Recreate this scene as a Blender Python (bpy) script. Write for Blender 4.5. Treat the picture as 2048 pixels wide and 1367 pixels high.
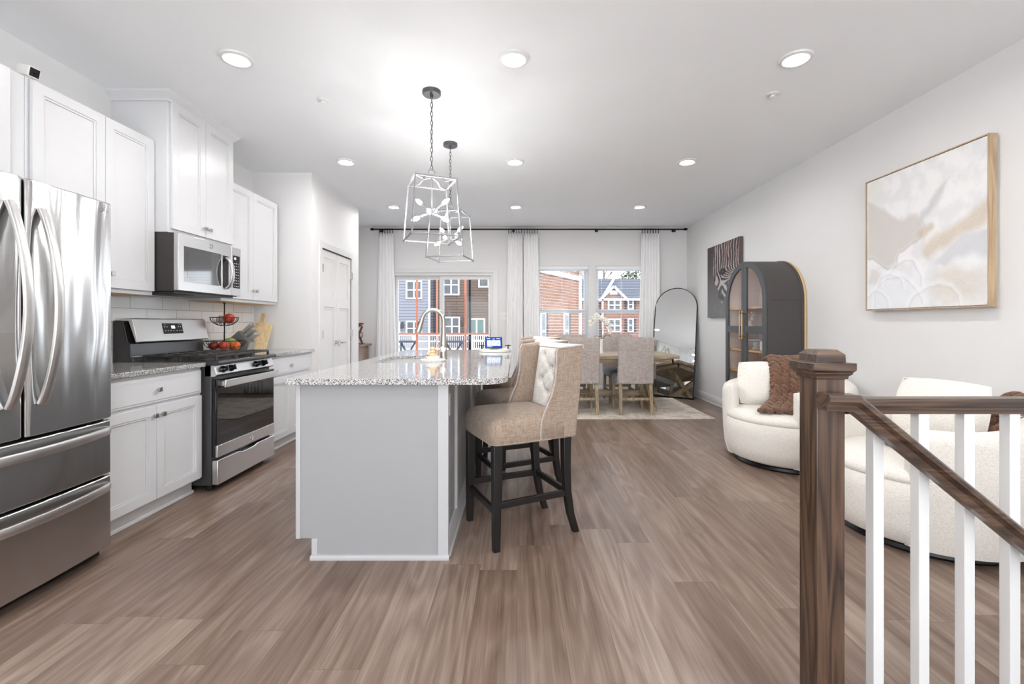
import bpy, bmesh, math, random
from mathutils import Vector, Matrix, noise as mnoise
from mathutils.geometry import tessellate_polygon

for o in list(bpy.data.objects):
    bpy.data.objects.remove(o)
scene = bpy.context.scene
C = scene.collection
R = math.radians
PI = math.pi
random.seed(7)

# ------------------------------------------------------------------ camera
CAM_Z = 1.19
cam_data = bpy.data.cameras.new('camera')
cam_data.sensor_width = 36.0
cam_data.lens = 16.0
cam_data.shift_x = -10 / 2048
cam_data.shift_y = -37.5 / 2048
cam_data.clip_start = 0.05
cam_data.clip_end = 300
cam = bpy.data.objects.new('camera', cam_data)
C.objects.link(cam)
cam.location = (0, 0, CAM_Z)
cam.rotation_euler = (R(90), 0, 0)
scene.camera = cam

# ------------------------------------------------------------------ view
scene.view_settings.view_transform = 'Standard'
scene.view_settings.look = 'None'
scene.view_settings.exposure = 0.60
scene.view_settings.gamma = 1.0
scene.view_settings.use_curve_mapping = False
scene.cycles.use_denoising = True
scene.cycles.sample_clamp_indirect = 6.0
scene.cycles.max_bounces = 14
scene.cycles.diffuse_bounces = 6
scene.cycles.glossy_bounces = 5
scene.cycles.transparent_max_bounces = 24

# ------------------------------------------------------------------ sky and sun
SKY_STRENGTH = 3.2
world = bpy.data.worlds.new('sky')
scene.world = world
world.use_nodes = True
wn = world.node_tree.nodes
wl = world.node_tree.links
bg = wn['Background']
tc = wn.new('ShaderNodeTexCoord')
sep = wn.new('ShaderNodeSeparateXYZ')
wl.new(tc.outputs['Generated'], sep.inputs[0])
ramp = wn.new('ShaderNodeValToRGB')
ramp.color_ramp.elements[0].position = 0.0
ramp.color_ramp.elements[0].color = (0.88, 0.90, 0.94, 1)
ramp.color_ramp.elements[1].position = 0.6
ramp.color_ramp.elements[1].color = (0.56, 0.66, 0.86, 1)
wl.new(sep.outputs['Z'], ramp.inputs[0])
wl.new(ramp.outputs[0], bg.inputs['Color'])
bg.inputs['Strength'].default_value = SKY_STRENGTH

sun_data = bpy.data.lights.new('sun', 'SUN')
sun_data.energy = 1.7
sun_data.angle = R(1.0)
sun_data.color = (1.0, 0.95, 0.88)
sun = bpy.data.objects.new('sun', sun_data)
C.objects.link(sun)
sun.rotation_euler = (R(52), 0, R(25))     # shines towards +Y, low from behind the house

# fill lamp added outside the unseen rear window to brighten the room
day = bpy.data.lights.new('rear_fill', 'AREA')
day.shape = 'RECTANGLE'
day.size, day.size_y = 4.3, 2.0
day.energy = 88.0
day.color = (0.97, 0.985, 1.0)
fill_obj = bpy.data.objects.new('rear_fill', day)
C.objects.link(fill_obj)
fill_obj.location = (0.0, -3.16, 1.35)
fill_obj.rotation_euler = (R(128), 0, R(0))     # faces +y into the room, tipped up to brighten the ceiling

# lamp strengths (used by the builders of the lamps)
DOWNLIGHT = 180.0
BULB = 155.0
LAMP_COL = (1.0, 0.985, 0.965)

# ------------------------------------------------------------------ materials
def srgb(r, g, b):
    def f(c):
        c /= 255.0
        return c / 12.92 if c <= 0.04045 else ((c + 0.055) / 1.055) ** 2.4
    return (f(r), f(g), f(b), 1.0)

class NT:
    """small wrapper for writing node trees"""
    def __init__(s, name):
        s.m = bpy.data.materials.new(name)
        s.m.use_nodes = True
        s.t = s.m.node_tree
        s.n = s.t.nodes
        s.p = s.n['Principled BSDF']
        s.out = s.n['Material Output']
    def new(s, typ, **kw):
        nd = s.n.new('ShaderNode' + typ)
        for k, v in kw.items():
            setattr(nd, k, v)
        return nd
    def link(s, a, b):
        s.t.links.new(a, b)
    def set(s, nd, **kw):
        for k, v in kw.items():
            nd.inputs[k.replace('_', ' ')].default_value = v
    def coords(s, kind='Object', scale=(1, 1, 1), rot=(0, 0, 0)):
        t = s.new('TexCoord')
        mp = s.new('Mapping')
        mp.inputs['Scale'].default_value = scale
        mp.inputs['Rotation'].default_value = rot
        s.link(t.outputs[kind], mp.inputs[0])
        return mp.outputs[0]
    def math(s, op, a, b=None, c=None):
        nd = s.new('Math', operation=op)
        for i, x in enumerate((a, b, c)):
            if x is None:
                continue
            if isinstance(x, (int, float)):
                nd.inputs[i].default_value = x
            else:
                s.link(x, nd.inputs[i])
        return nd.outputs[0]
    def noise(s, vec, scale, detail=3, rough=0.5, dist=0.0):
        nd = s.new('TexNoise')
        s.link(vec, nd.inputs['Vector'])
        nd.inputs['Scale'].default_value = scale
        nd.inputs['Detail'].default_value = detail
        nd.inputs['Roughness'].default_value = rough
        nd.inputs['Distortion'].default_value = dist
        return nd
    def ramp(s, fac, stops, interp='LINEAR'):
        nd = s.new('ValToRGB')
        cr = nd.color_ramp
        cr.interpolation = interp
        while len(cr.elements) < len(stops):
            cr.elements.new(0.5)
        for e, (p, col) in zip(cr.elements, stops):
            e.position = p
            e.color = col
        s.link(fac, nd.inputs[0])
        return nd.outputs[0]
    def mix(s, fac, a, b, blend='MIX'):
        nd = s.new('MixRGB', blend_type=blend)
        for i, x in enumerate((fac, a, b)):
            if isinstance(x, (int, float)):
                nd.inputs[i].default_value = x
            elif isinstance(x, tuple):
                nd.inputs[i].default_value = x
            else:
                s.link(x, nd.inputs[i])
        return nd.outputs[0]
    def bump(s, height, strength, dist=0.01):
        nd = s.new('Bump')
        nd.inputs['Strength'].default_value = strength
        nd.inputs['Distance'].default_value = dist
        s.link(height, nd.inputs['Height'])
        s.link(nd.outputs[0], s.p.inputs['Normal'])
        return nd

MAT = {}
def simple(name, col, rough=0.5, metal=0.0, var=0.04, vscale=6.0, bump=None, spec=0.5, coat=0.0):
    t = NT(name)
    vec = t.coords()
    nz = t.noise(vec, vscale, 3)
    dark = tuple(max(0, c * (1 - var)) for c in col[:3]) + (1,)
    lite = tuple(min(1, c * (1 + var)) for c in col[:3]) + (1,)
    t.link(t.ramp(nz.outputs[0], [(0.3, dark), (0.7, lite)]), t.p.inputs['Base Color'])
    t.set(t.p, Roughness=rough, Metallic=metal)
    t.p.inputs['Specular IOR Level'].default_value = spec
    t.p.inputs['Coat Weight'].default_value = coat
    if bump:
        nb = t.noise(vec, bump[0], 4)
        t.bump(nb.outputs[0], bump[1], bump[2] if len(bump) > 2 else 0.005)
    MAT[name] = t.m
    return t.m

t = NT('curtain_cloth')
wv = t.noise(t.coords(scale=(500, 500, 60)), 1.0, 2)
t.link(t.ramp(wv.outputs[0], [(0.3, srgb(240, 240, 240)), (0.7, srgb(249, 249, 249))]), t.p.inputs['Base Color'])
t.set(t.p, Roughness=0.9)
t.p.inputs['Specular IOR Level'].default_value = 0.1
tl_ = t.new('BsdfTranslucent')
tl_.inputs['Color'].default_value = srgb(246, 246, 246)
mx_ = t.new('MixShader')
mx_.inputs[0].default_value = 0.02
t.link(t.p.outputs[0], mx_.inputs[1])
t.link(tl_.outputs[0], mx_.inputs[2])
t.link(mx_.outputs[0], t.out.inputs['Surface'])
MAT['curtain_cloth'] = t.m

def emissive(name, col, strength):
    t = NT(name)
    e = t.new('Emission')
    e.inputs['Color'].default_value = col
    e.inputs['Strength'].default_value = strength
    t.link(e.outputs[0], t.out.inputs['Surface'])
    MAT[name] = t.m
    return t.m

def thin_glass(name, tint=(1, 1, 1, 1), ior=1.45):
    t = NT(name)
    tr = t.new('BsdfTransparent')
    tr.inputs['Color'].default_value = tint
    gl = t.new('BsdfGlossy')
    gl.inputs['Roughness'].default_value = 0.02
    fr = t.new('Fresnel')
    fr.inputs['IOR'].default_value = ior
    mx = t.new('MixShader')
    ge = t.new('NewGeometry')
    t.link(t.math('MULTIPLY', fr.outputs[0], t.math('SUBTRACT', 1.0, ge.outputs['Backfacing'])), mx.inputs[0])
    t.link(tr.outputs[0], mx.inputs[1])
    t.link(gl.outputs[0], mx.inputs[2])
    t.link(mx.outputs[0], t.out.inputs['Surface'])
    MAT[name] = t.m
    return t.m

simple('wall_paint', srgb(226, 225, 225), 0.75, var=0.008, vscale=2, bump=(160, 0.03), spec=0.3)
simple('ceiling_paint', srgb(238, 240, 242), 0.85, var=0.006, vscale=2, bump=(140, 0.04), spec=0.2)
simple('trim_white', srgb(220, 219, 218), 0.35, var=0.006)
simple('cabinet_white', srgb(214, 214, 216), 0.32, var=0.006)
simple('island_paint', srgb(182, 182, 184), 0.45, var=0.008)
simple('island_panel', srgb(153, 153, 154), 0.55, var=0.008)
simple('black_metal', srgb(28, 27, 27), 0.4, 0.6)
simple('black_plastic', srgb(22, 22, 23), 0.35)
simple('black_gloss', srgb(14, 14, 15), 0.08, var=0.0)
simple('dark_enamel', srgb(66, 66, 68), 0.22, 0.3)
simple('cast_iron', srgb(62, 60, 60), 0.55, 0.3, bump=(200, 0.1))
simple('graphite_side', srgb(70, 67, 65), 0.4, 0.5)
simple('chrome', srgb(205, 206, 208), 0.14, 1.0, var=0.01)
simple('nickel', srgb(188, 184, 178), 0.27, 1.0, var=0.01)
simple('lantern_metal', srgb(134, 134, 136), 0.42, 0.7, var=0.02)
simple('gunmetal', srgb(96, 96, 98), 0.4, 0.8, var=0.02)
simple('gold', srgb(190, 155, 105), 0.3, 1.0, var=0.02)
simple('black_leg', srgb(24, 22, 22), 0.38, var=0.1, vscale=20)
simple('rubber', srgb(15, 15, 15), 0.7)
simple('blind_white', srgb(236, 238, 240), 0.5, var=0.0)
simple('white_plastic', srgb(235, 233, 230), 0.4, var=0.0)
simple('white_ceramic', srgb(238, 236, 232), 0.25, var=0.02, vscale=12)
simple('cream_bristle', srgb(222, 196, 150), 0.7, var=0.12, vscale=60, bump=(200, 0.2))
simple('white_petal', srgb(240, 238, 228), 0.6, var=0.03, vscale=30)
simple('petal_centre', srgb(225, 205, 120), 0.6)
simple('green_stem', srgb(74, 92, 48), 0.55, var=0.2, vscale=30)
simple('red_petal', srgb(160, 40, 34), 0.65, var=0.3, vscale=40)
simple('charcoal_cabinet', srgb(72, 75, 77), 0.5, var=0.04, vscale=40, bump=(300, 0.05))
simple('charcoal_side', srgb(70, 66, 65), 0.55, var=0.06, vscale=60, bump=(300, 0.08))
simple('cabinet_inside', srgb(232, 223, 219), 0.6)
simple('smoked_glass', srgb(58, 58, 60), 0.06, spec=1.0, coat=1.0, var=0.0)
simple('canvas_edge', srgb(96, 84, 84), 0.7)
simple('wire_black', srgb(30, 26, 24), 0.45, 0.4)
simple('knife_steel', srgb(176, 172, 168), 0.35, 0.35)
simple('knife_block_grey', srgb(112, 110, 106), 0.5, var=0.06, vscale=30)
simple('device_body', srgb(40, 42, 48), 0.4)
simple('outdoor_dark', srgb(52, 54, 62), 0.6)
simple('deck_wood', srgb(176, 104, 76), 0.7, var=0.12, vscale=10)
simple('house_white', srgb(190, 190, 192), 0.6, var=0.0)
simple('house_glass', srgb(70, 72, 74), 0.3, var=0.25, vscale=3)
simple('house_glass_green', srgb(52, 82, 76), 0.12, var=0.25, vscale=3)
simple('roof_shingle', srgb(74, 73, 78), 0.9, var=0.18, vscale=12)
simple('shutter_dark', srgb(52, 50, 54), 0.6)
simple('ground_dry', srgb(206, 203, 198), 0.95, var=0.08, vscale=1.5)
simple('bark', srgb(92, 78, 66), 0.9, var=0.2, vscale=8)
simple('evergreen', srgb(74, 84, 52), 0.9, var=0.35, vscale=4)

def fabric(name, base, dark, scale=260, rough=0.9, bump=0.25, sheen=0.2):
    t = NT(name)
    v1 = t.coords(scale=(scale, scale * 0.12, scale))
    v2 = t.coords(scale=(scale * 0.12, scale, scale * 0.12))
    n1 = t.noise(v1, 1.0, 2)
    n2 = t.noise(v2, 1.0, 2)
    s = t.math('MULTIPLY', t.math('ADD', n1.outputs[0], n2.outputs[0]), 0.5)
    big = t.noise(t.coords(), 3.0, 2)
    col = t.ramp(s, [(0.35, dark), (0.62, base)])
    col = t.mix(0.12, col, t.ramp(big.outputs[0], [(0.3, dark), (0.7, base)]))
    t.link(col, t.p.inputs['Base Color'])
    t.set(t.p, Roughness=rough)
    t.p.inputs['Specular IOR Level'].default_value = 0.15
    t.p.inputs['Sheen Weight'].default_value = sheen
    t.bump(s, bump, 0.002)
    MAT[name] = t.m

fabric('burlap_tan', srgb(166, 148, 133), srgb(130, 113, 99), 240)
fabric('linen_pale', srgb(222, 218, 213), srgb(196, 191, 186), 300)
fabric('linen_grey', srgb(196, 186, 180), srgb(158, 148, 143), 220)
fabric('velvet_grey', srgb(150, 152, 156), srgb(118, 120, 124), 300)

def boucle(name, base, dark, scale=150):
    t = NT(name)
    vec = t.coords()
    n1 = t.noise(vec, scale, 3, 0.6, 0.6)
    t.link(t.ramp(n1.outputs[0], [(0.3, dark), (0.6, base)]), t.p.inputs['Base Color'])
    t.set(t.p, Roughness=0.95)
    t.p.inputs['Specular IOR Level'].default_value = 0.1
    t.p.inputs['Sheen Weight'].default_value = 0.3
    t.bump(n1.outputs[0], 0.6, 0.006)
    MAT[name] = t.m
boucle('boucle_white', srgb(240, 236, 229), srgb(222, 216, 207))
boucle('cushion_white', srgb(240, 237, 230), srgb(230, 226, 218), 90)
boucle('chunky_brown', srgb(132, 98, 78), srgb(78, 54, 42), 120)

def wood(name, c_dark, c_mid, c_lite, axis='Z', scale=1.0, rough=0.45, coat=0.0, rings=7.0):
    t = NT(name)
    st = {'X': (0.9, 14, 14), 'Y': (14, 0.9, 14), 'Z': (14, 14, 0.9)}[axis]
    v = t.coords(scale=tuple(k * scale for k in st))
    n1 = t.noise(v, 1.0, 2, 0.45, 0.3)
    rg = t.math('PINGPONG', t.math('MULTIPLY', n1.outputs[0], rings), 0.5)
    st2 = {'X': (4, 160, 160), 'Y': (160, 4, 160), 'Z': (160, 160, 4)}[axis]
    v2 = t.coords(scale=tuple(k * scale for k in st2))
    n2 = t.noise(v2, 1.0, 2)
    f = t.math('ADD', t.math('MULTIPLY', rg, 1.1), t.math('MULTIPLY', n2.outputs[0], 0.55))
    t.link(t.ramp(f, [(0.22, c_dark), (0.5, c_mid), (0.85, c_lite)]), t.p.inputs['Base Color'])
    t.set(t.p, Roughness=rough)
    t.p.inputs['Coat Weight'].default_value = coat
    t.p.inputs['Coat Roughness'].default_value = 0.25
    t.bump(n2.outputs[0], 0.08, 0.002)
    MAT[name] = t.m
for ax in 'XYZ':
    wood('stained_oak_' + ax.lower(), srgb(40, 28, 22), srgb(70, 51, 39), srgb(94, 72, 56), ax, 1.0, 0.35, 0.35)
wood('ash_wood_x', srgb(140, 122, 100), srgb(172, 154, 130), srgb(196, 180, 156), 'X', 1.0, 0.5)
wood('ash_wood_z', srgb(120, 104, 82), srgb(152, 134, 108), srgb(178, 160, 132), 'Z', 1.0, 0.5)
wood('pale_frame_wood', srgb(164, 138, 110), srgb(180, 154, 125), srgb(194, 170, 142), 'Z', 1.2, 0.5)
wood('shelf_wood', srgb(186, 142, 94), srgb(208, 166, 118), srgb(222, 186, 140), 'Y', 1.2, 0.5)
wood('bamboo', srgb(208, 180, 136), srgb(218, 192, 150), srgb(228, 206, 166), 'Z', 1.5, 0.45, rings=4)
wood('grey_driftwood', srgb(120, 98, 84), srgb(150, 128, 112), srgb(172, 150, 134), 'X', 1.0, 0.6)
wood('umber_wood', srgb(70, 46, 34), srgb(98, 68, 52), srgb(122, 90, 70), 'Z', 1.0, 0.6)
simple('raw_plywood', srgb(214, 178, 128), 0.6, var=0.06, vscale=8)

def floor_material():
    t = NT('vinyl_plank')
    tcn = t.new('TexCoord')
    sp = t.new('SeparateXYZ')
    t.link(tcn.outputs['Object'], sp.inputs[0])
    cb = t.new('CombineXYZ')
    row = t.math('FLOOR', t.math('DIVIDE', sp.outputs['X'], 0.18))
    shift = t.math('MULTIPLY', t.math('FRACT', t.math('MULTIPLY', t.math('SINE', t.math('MULTIPLY', row, 12.9898)), 437.585)), 1.22)
    t.link(t.math('ADD', sp.outputs['Y'], shift), cb.inputs['X'])
    t.link(sp.outputs['X'], cb.inputs['Y'])
    br = t.new('TexBrick')
    br.offset = 0.0
    t.link(cb.outputs[0], br.inputs['Vector'])
    br.inputs['Color1'].default_value = (0, 0, 0, 1)
    br.inputs['Color2'].default_value = (1, 1, 1, 1)
    br.inputs['Mortar'].default_value = (0.5, 0.5, 0.5, 1)
    t.set(br, Scale=1.0, Mortar_Size=0.0009, Mortar_Smooth=0.0, Bias=0.0, Brick_Width=1.22, Row_Height=0.18)
    rnd = br.outputs['Color']
    def n4(sx, sy, detail, rough=0.5, dist=0.0, woff=37.0):
        m = t.new('Mapping')
        m.inputs['Scale'].default_value = (sx, sy, 1)
        t.link(tcn.outputs['Object'], m.inputs[0])
        nd = t.new('TexNoise', noise_dimensions='4D')
        t.link(m.outputs[0], nd.inputs['Vector'])
        t.link(t.math('MULTIPLY', rnd, woff), nd.inputs['W'])
        t.set(nd, Scale=1.0, Detail=detail, Roughness=rough, Distortion=dist)
        return nd.outputs[0]
    broad = n4(5.5, 0.75, 2, 0.45, 0.4)
    rings = t.math('PINGPONG', t.math('MULTIPLY', broad, 9.0), 0.5)
    fine = n4(140, 3.0, 3, 0.6)
    mid = n4(26, 0.9, 3, 0.55)
    f = t.math('ADD', t.math('MULTIPLY', rings, 0.30), t.math('MULTIPLY', fine, 0.44))
    f = t.math('ADD', f, t.math('MULTIPLY', mid, 0.55))
    f = t.math('ADD', f, t.math('MULTIPLY', t.math('SUBTRACT', rnd, 0.3), 0.22))
    col = t.ramp(f, [(0.32, srgb(86, 68, 56)), (0.60, srgb(122, 102, 90)), (0.88, srgb(156, 139, 127))])
    t.link(t.mix(t.math('MULTIPLY', br.outputs['Fac'], 0.6), col, srgb(76, 60, 52)), t.p.inputs['Base Color'])
    t.link(t.math('ADD', t.math('MULTIPLY', fine, 0.12), 0.27), t.p.inputs['Roughness'])
    t.p.inputs['Specular IOR Level'].default_value = 0.5
    t.bump(fine, 0.10, 0.002)
    MAT['vinyl_plank'] = t.m
floor_material()

def granite_material():
    t = NT('speckled_granite')
    vec = t.coords()
    vo = t.new('TexVoronoi')
    t.link(vec, vo.inputs['Vector'])
    vo.inputs['Scale'].default_value = 290
    bw = t.new('SeparateColor')
    t.link(vo.outputs['Color'], bw.inputs[0])
    n = t.noise(vec, 70, 3, 0.6)
    f = t.math('ADD', t.math('MULTIPLY', bw.outputs[0], 0.72), t.math('MULTIPLY', n.outputs[0], 0.45))
    col = t.ramp(f, [(0.0, srgb(36, 35, 35)), (0.34, srgb(84, 82, 81)), (0.48, srgb(142, 139, 137)),
                     (0.62, srgb(180, 178, 176)), (0.80, srgb(208, 207, 206))])
    t.link(col, t.p.inputs['Base Color'])
    t.set(t.p, Roughness=0.07)
    t.p.inputs['Specular IOR Level'].default_value = 0.6
    MAT['speckled_granite'] = t.m
granite_material()

def steel_material(name, col, rough, aniso, wav=0.0, rot=0.0, tangent='Z'):
    t = NT(name)
    t.p.inputs['Base Color'].default_value = col
    t.set(t.p, Metallic=1.0, Roughness=rough, Anisotropic=aniso, Anisotropic_Rotation=rot)
    tg = t.new('Tangent', direction_type='RADIAL', axis=tangent)
    t.link(tg.outputs[0], t.p.inputs['Tangent'])
    vec = t.coords(scale=(7, 7, 1.3))
    n1 = t.noise(vec, 1.0, 1, 0.4, 0.2)
    n2 = t.noise(t.coords(scale=(6, 6, 500)), 1.0, 2)
    h = t.math('ADD', t.math('MULTIPLY', n1.outputs[0], wav), 0.0)
    nd = t.bump(h, 1.0, 1.0)
    r2 = t.math('ADD', t.math('MULTIPLY', n2.outputs[0], 0.03), rough - 0.015)
    t.link(r2, t.p.inputs['Roughness'])
    MAT[name] = t.m
steel_material('brushed_steel', (0.58, 0.58, 0.585, 1), 0.18, 0.86, 0.022, 0.25)
steel_material('range_steel', (0.66, 0.65, 0.645, 1), 0.30, 0.6, 0.0, 0.25)
steel_material('handle_steel', (0.62, 0.61, 0.60, 1), 0.34, 0.3, 0.0)

def tile_material():
    t = NT('subway_tile')
    tcn = t.new('TexCoord')
    sp = t.new('SeparateXYZ')
    t.link(tcn.outputs['Object'], sp.inputs[0])
    cb = t.new('CombineXYZ')
    t.link(sp.outputs['Y'], cb.inputs['X'])
    t.link(sp.outputs['Z'], cb.inputs['Y'])
    br = t.new('TexBrick')
    br.offset = 0.5
    t.link(cb.outputs[0], br.inputs['Vector'])
    br.inputs['Color1'].default_value = srgb(232, 231, 230)
    br.inputs['Color2'].default_value = srgb(238, 237, 236)
    br.inputs['Mortar'].default_value = srgb(176, 173, 170)
    t.set(br, Scale=1.0, Mortar_Size=0.0022, Mortar_Smooth=0.1, Bias=0.0, Brick_Width=0.305, Row_Height=0.1)
    t.link(br.outputs['Color'], t.p.inputs['Base Color'])
    t.set(t.p, Roughness=0.14)
    t.bump(t.math('SUBTRACT', 1.0, br.outputs['Fac']), 0.5, 0.002)
    MAT['subway_tile'] = t.m
tile_material()

def bands(name, base, line, step, depth=0.12, brick=None, rough=0.8):
    """horizontal siding boards, or brick courses when brick=(width)"""
    t = NT(name)
    tcn = t.new('TexCoord')
    sp = t.new('SeparateXYZ')
    t.link(tcn.outputs['Object'], sp.inputs[0])
    cb = t.new('CombineXYZ')
    t.link(t.math('ADD', sp.outputs['X'], sp.outputs['Y']), cb.inputs['X'])
    t.link(sp.outputs['Z'], cb.inputs['Y'])
    br = t.new('TexBrick')
    br.offset = 0.5 if brick else 0.3
    t.link(cb.outputs[0], br.inputs['Vector'])
    br.inputs['Color1'].default_value = base
    br.inputs['Color2'].default_value = tuple(c * (1 - depth) for c in base[:3]) + (1,)
    br.inputs['Mortar'].default_value = line
    t.set(br, Scale=1.0, Mortar_Size=step * 0.10, Mortar_Smooth=0.2, Bias=0.0,
          Brick_Width=brick or 4.0, Row_Height=step)
    t.link(br.outputs['Color'], t.p.inputs['Base Color'])
    t.set(t.p, Roughness=rough)
    MAT[name] = t.m
bands('siding_blue', srgb(122, 121, 126), srgb(76, 76, 84), 0.21, 0.04)
bands('siding_brown', srgb(88, 72, 61), srgb(44, 35, 30), 0.20, 0.10)
bands('brick_red', srgb(124, 84, 64), srgb(158, 134, 118), 0.10, 0.22, 0.30)
bands('brick_far', srgb(120, 82, 68), srgb(142, 114, 102), 0.12, 0.22, 0.34)

def rug_material():
    t = NT('distressed_rug')
    vec = t.coords()
    n1 = t.noise(vec, 4.0, 6, 0.65, 1.2)
    n2 = t.noise(vec, 26.0, 4, 0.7, 0.5)
    f = t.math('ADD', t.math('MULTIPLY', n1.outputs[0], 0.7), t.math('MULTIPLY', n2.outputs[0], 0.4))
    t.link(t.ramp(f, [(0.36, srgb(138, 136, 140)), (0.5, srgb(196, 184, 172)), (0.62, srgb(222, 212, 200))]),
           t.p.inputs['Base Color'])
    t.set(t.p, Roughness=0.95)
    t.bump(n2.outputs[0], 0.2, 0.004)
    MAT['distressed_rug'] = t.m
rug_material()

def vcol_material(name, rough, spec=0.3, bump=None):
    t = NT(name)
    a = t.new('VertexColor', layer_name='paint')
    t.link(a.outputs[0], t.p.inputs['Base Color'])
    t.set(t.p, Roughness=rough)
    t.p.inputs['Specular IOR Level'].default_value = spec
    if bump:
        nb = t.noise(t.coords(), bump[0], 5, 0.6, 1.0)
        t.bump(nb.outputs[0], bump[1], 0.01)
    MAT[name] = t.m
vcol_material('abstract_paint', 0.45, 0.4, (14, 0.25))
vcol_material('zebra_print', 0.5, 0.3)

t = NT('mirror_glass')
t.p.inputs['Base Color'].default_value = (0.86, 0.88, 0.88, 1)
t.set(t.p, Metallic=1.0, Roughness=0.01)
MAT['mirror_glass'] = t.m

def fruit(name, a, b, scale=6):
    t = NT(name)
    n = t.noise(t.coords(), scale * 4, 3, 0.5, 0.6)
    t.link(t.ramp(n.outputs[0], [(0.35, a), (0.65, b)]), t.p.inputs['Base Color'])
    t.set(t.p, Roughness=0.3)
    MAT[name] = t.m
fruit('fruit_red', srgb(196, 40, 34), srgb(176, 78, 58))
fruit('fruit_dark_red', srgb(110, 34, 28), srgb(140, 58, 40))
fruit('fruit_orange', srgb(220, 120, 40), srgb(206, 90, 40))
fruit('fruit_green', srgb(116, 128, 62), srgb(150, 148, 84))
fruit('fruit_pale', srgb(200, 192, 178), srgb(186, 178, 164))

thin_glass('window_glass', (0.97, 0.985, 0.98, 1), 1.3)
thin_glass('cabinet_glass', (0.97, 0.97, 0.97, 1), 1.7)
thin_glass('oven_glass', (0.2, 0.2, 0.205, 1), 2.0)
emissive('downlight_glow', LAMP_COL + (1,), DOWNLIGHT)
emissive('bulb_glow', (1.0, 0.985, 0.965, 1), BULB)
emissive('screen_blue', srgb(38, 84, 172), 0.9)
emissive('screen_white', srgb(232, 238, 240), 0.95)
emissive('display_white', (1, 1, 1, 1), 1.2)
simple('print_grey', srgb(176, 180, 184), 0.4)

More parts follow.
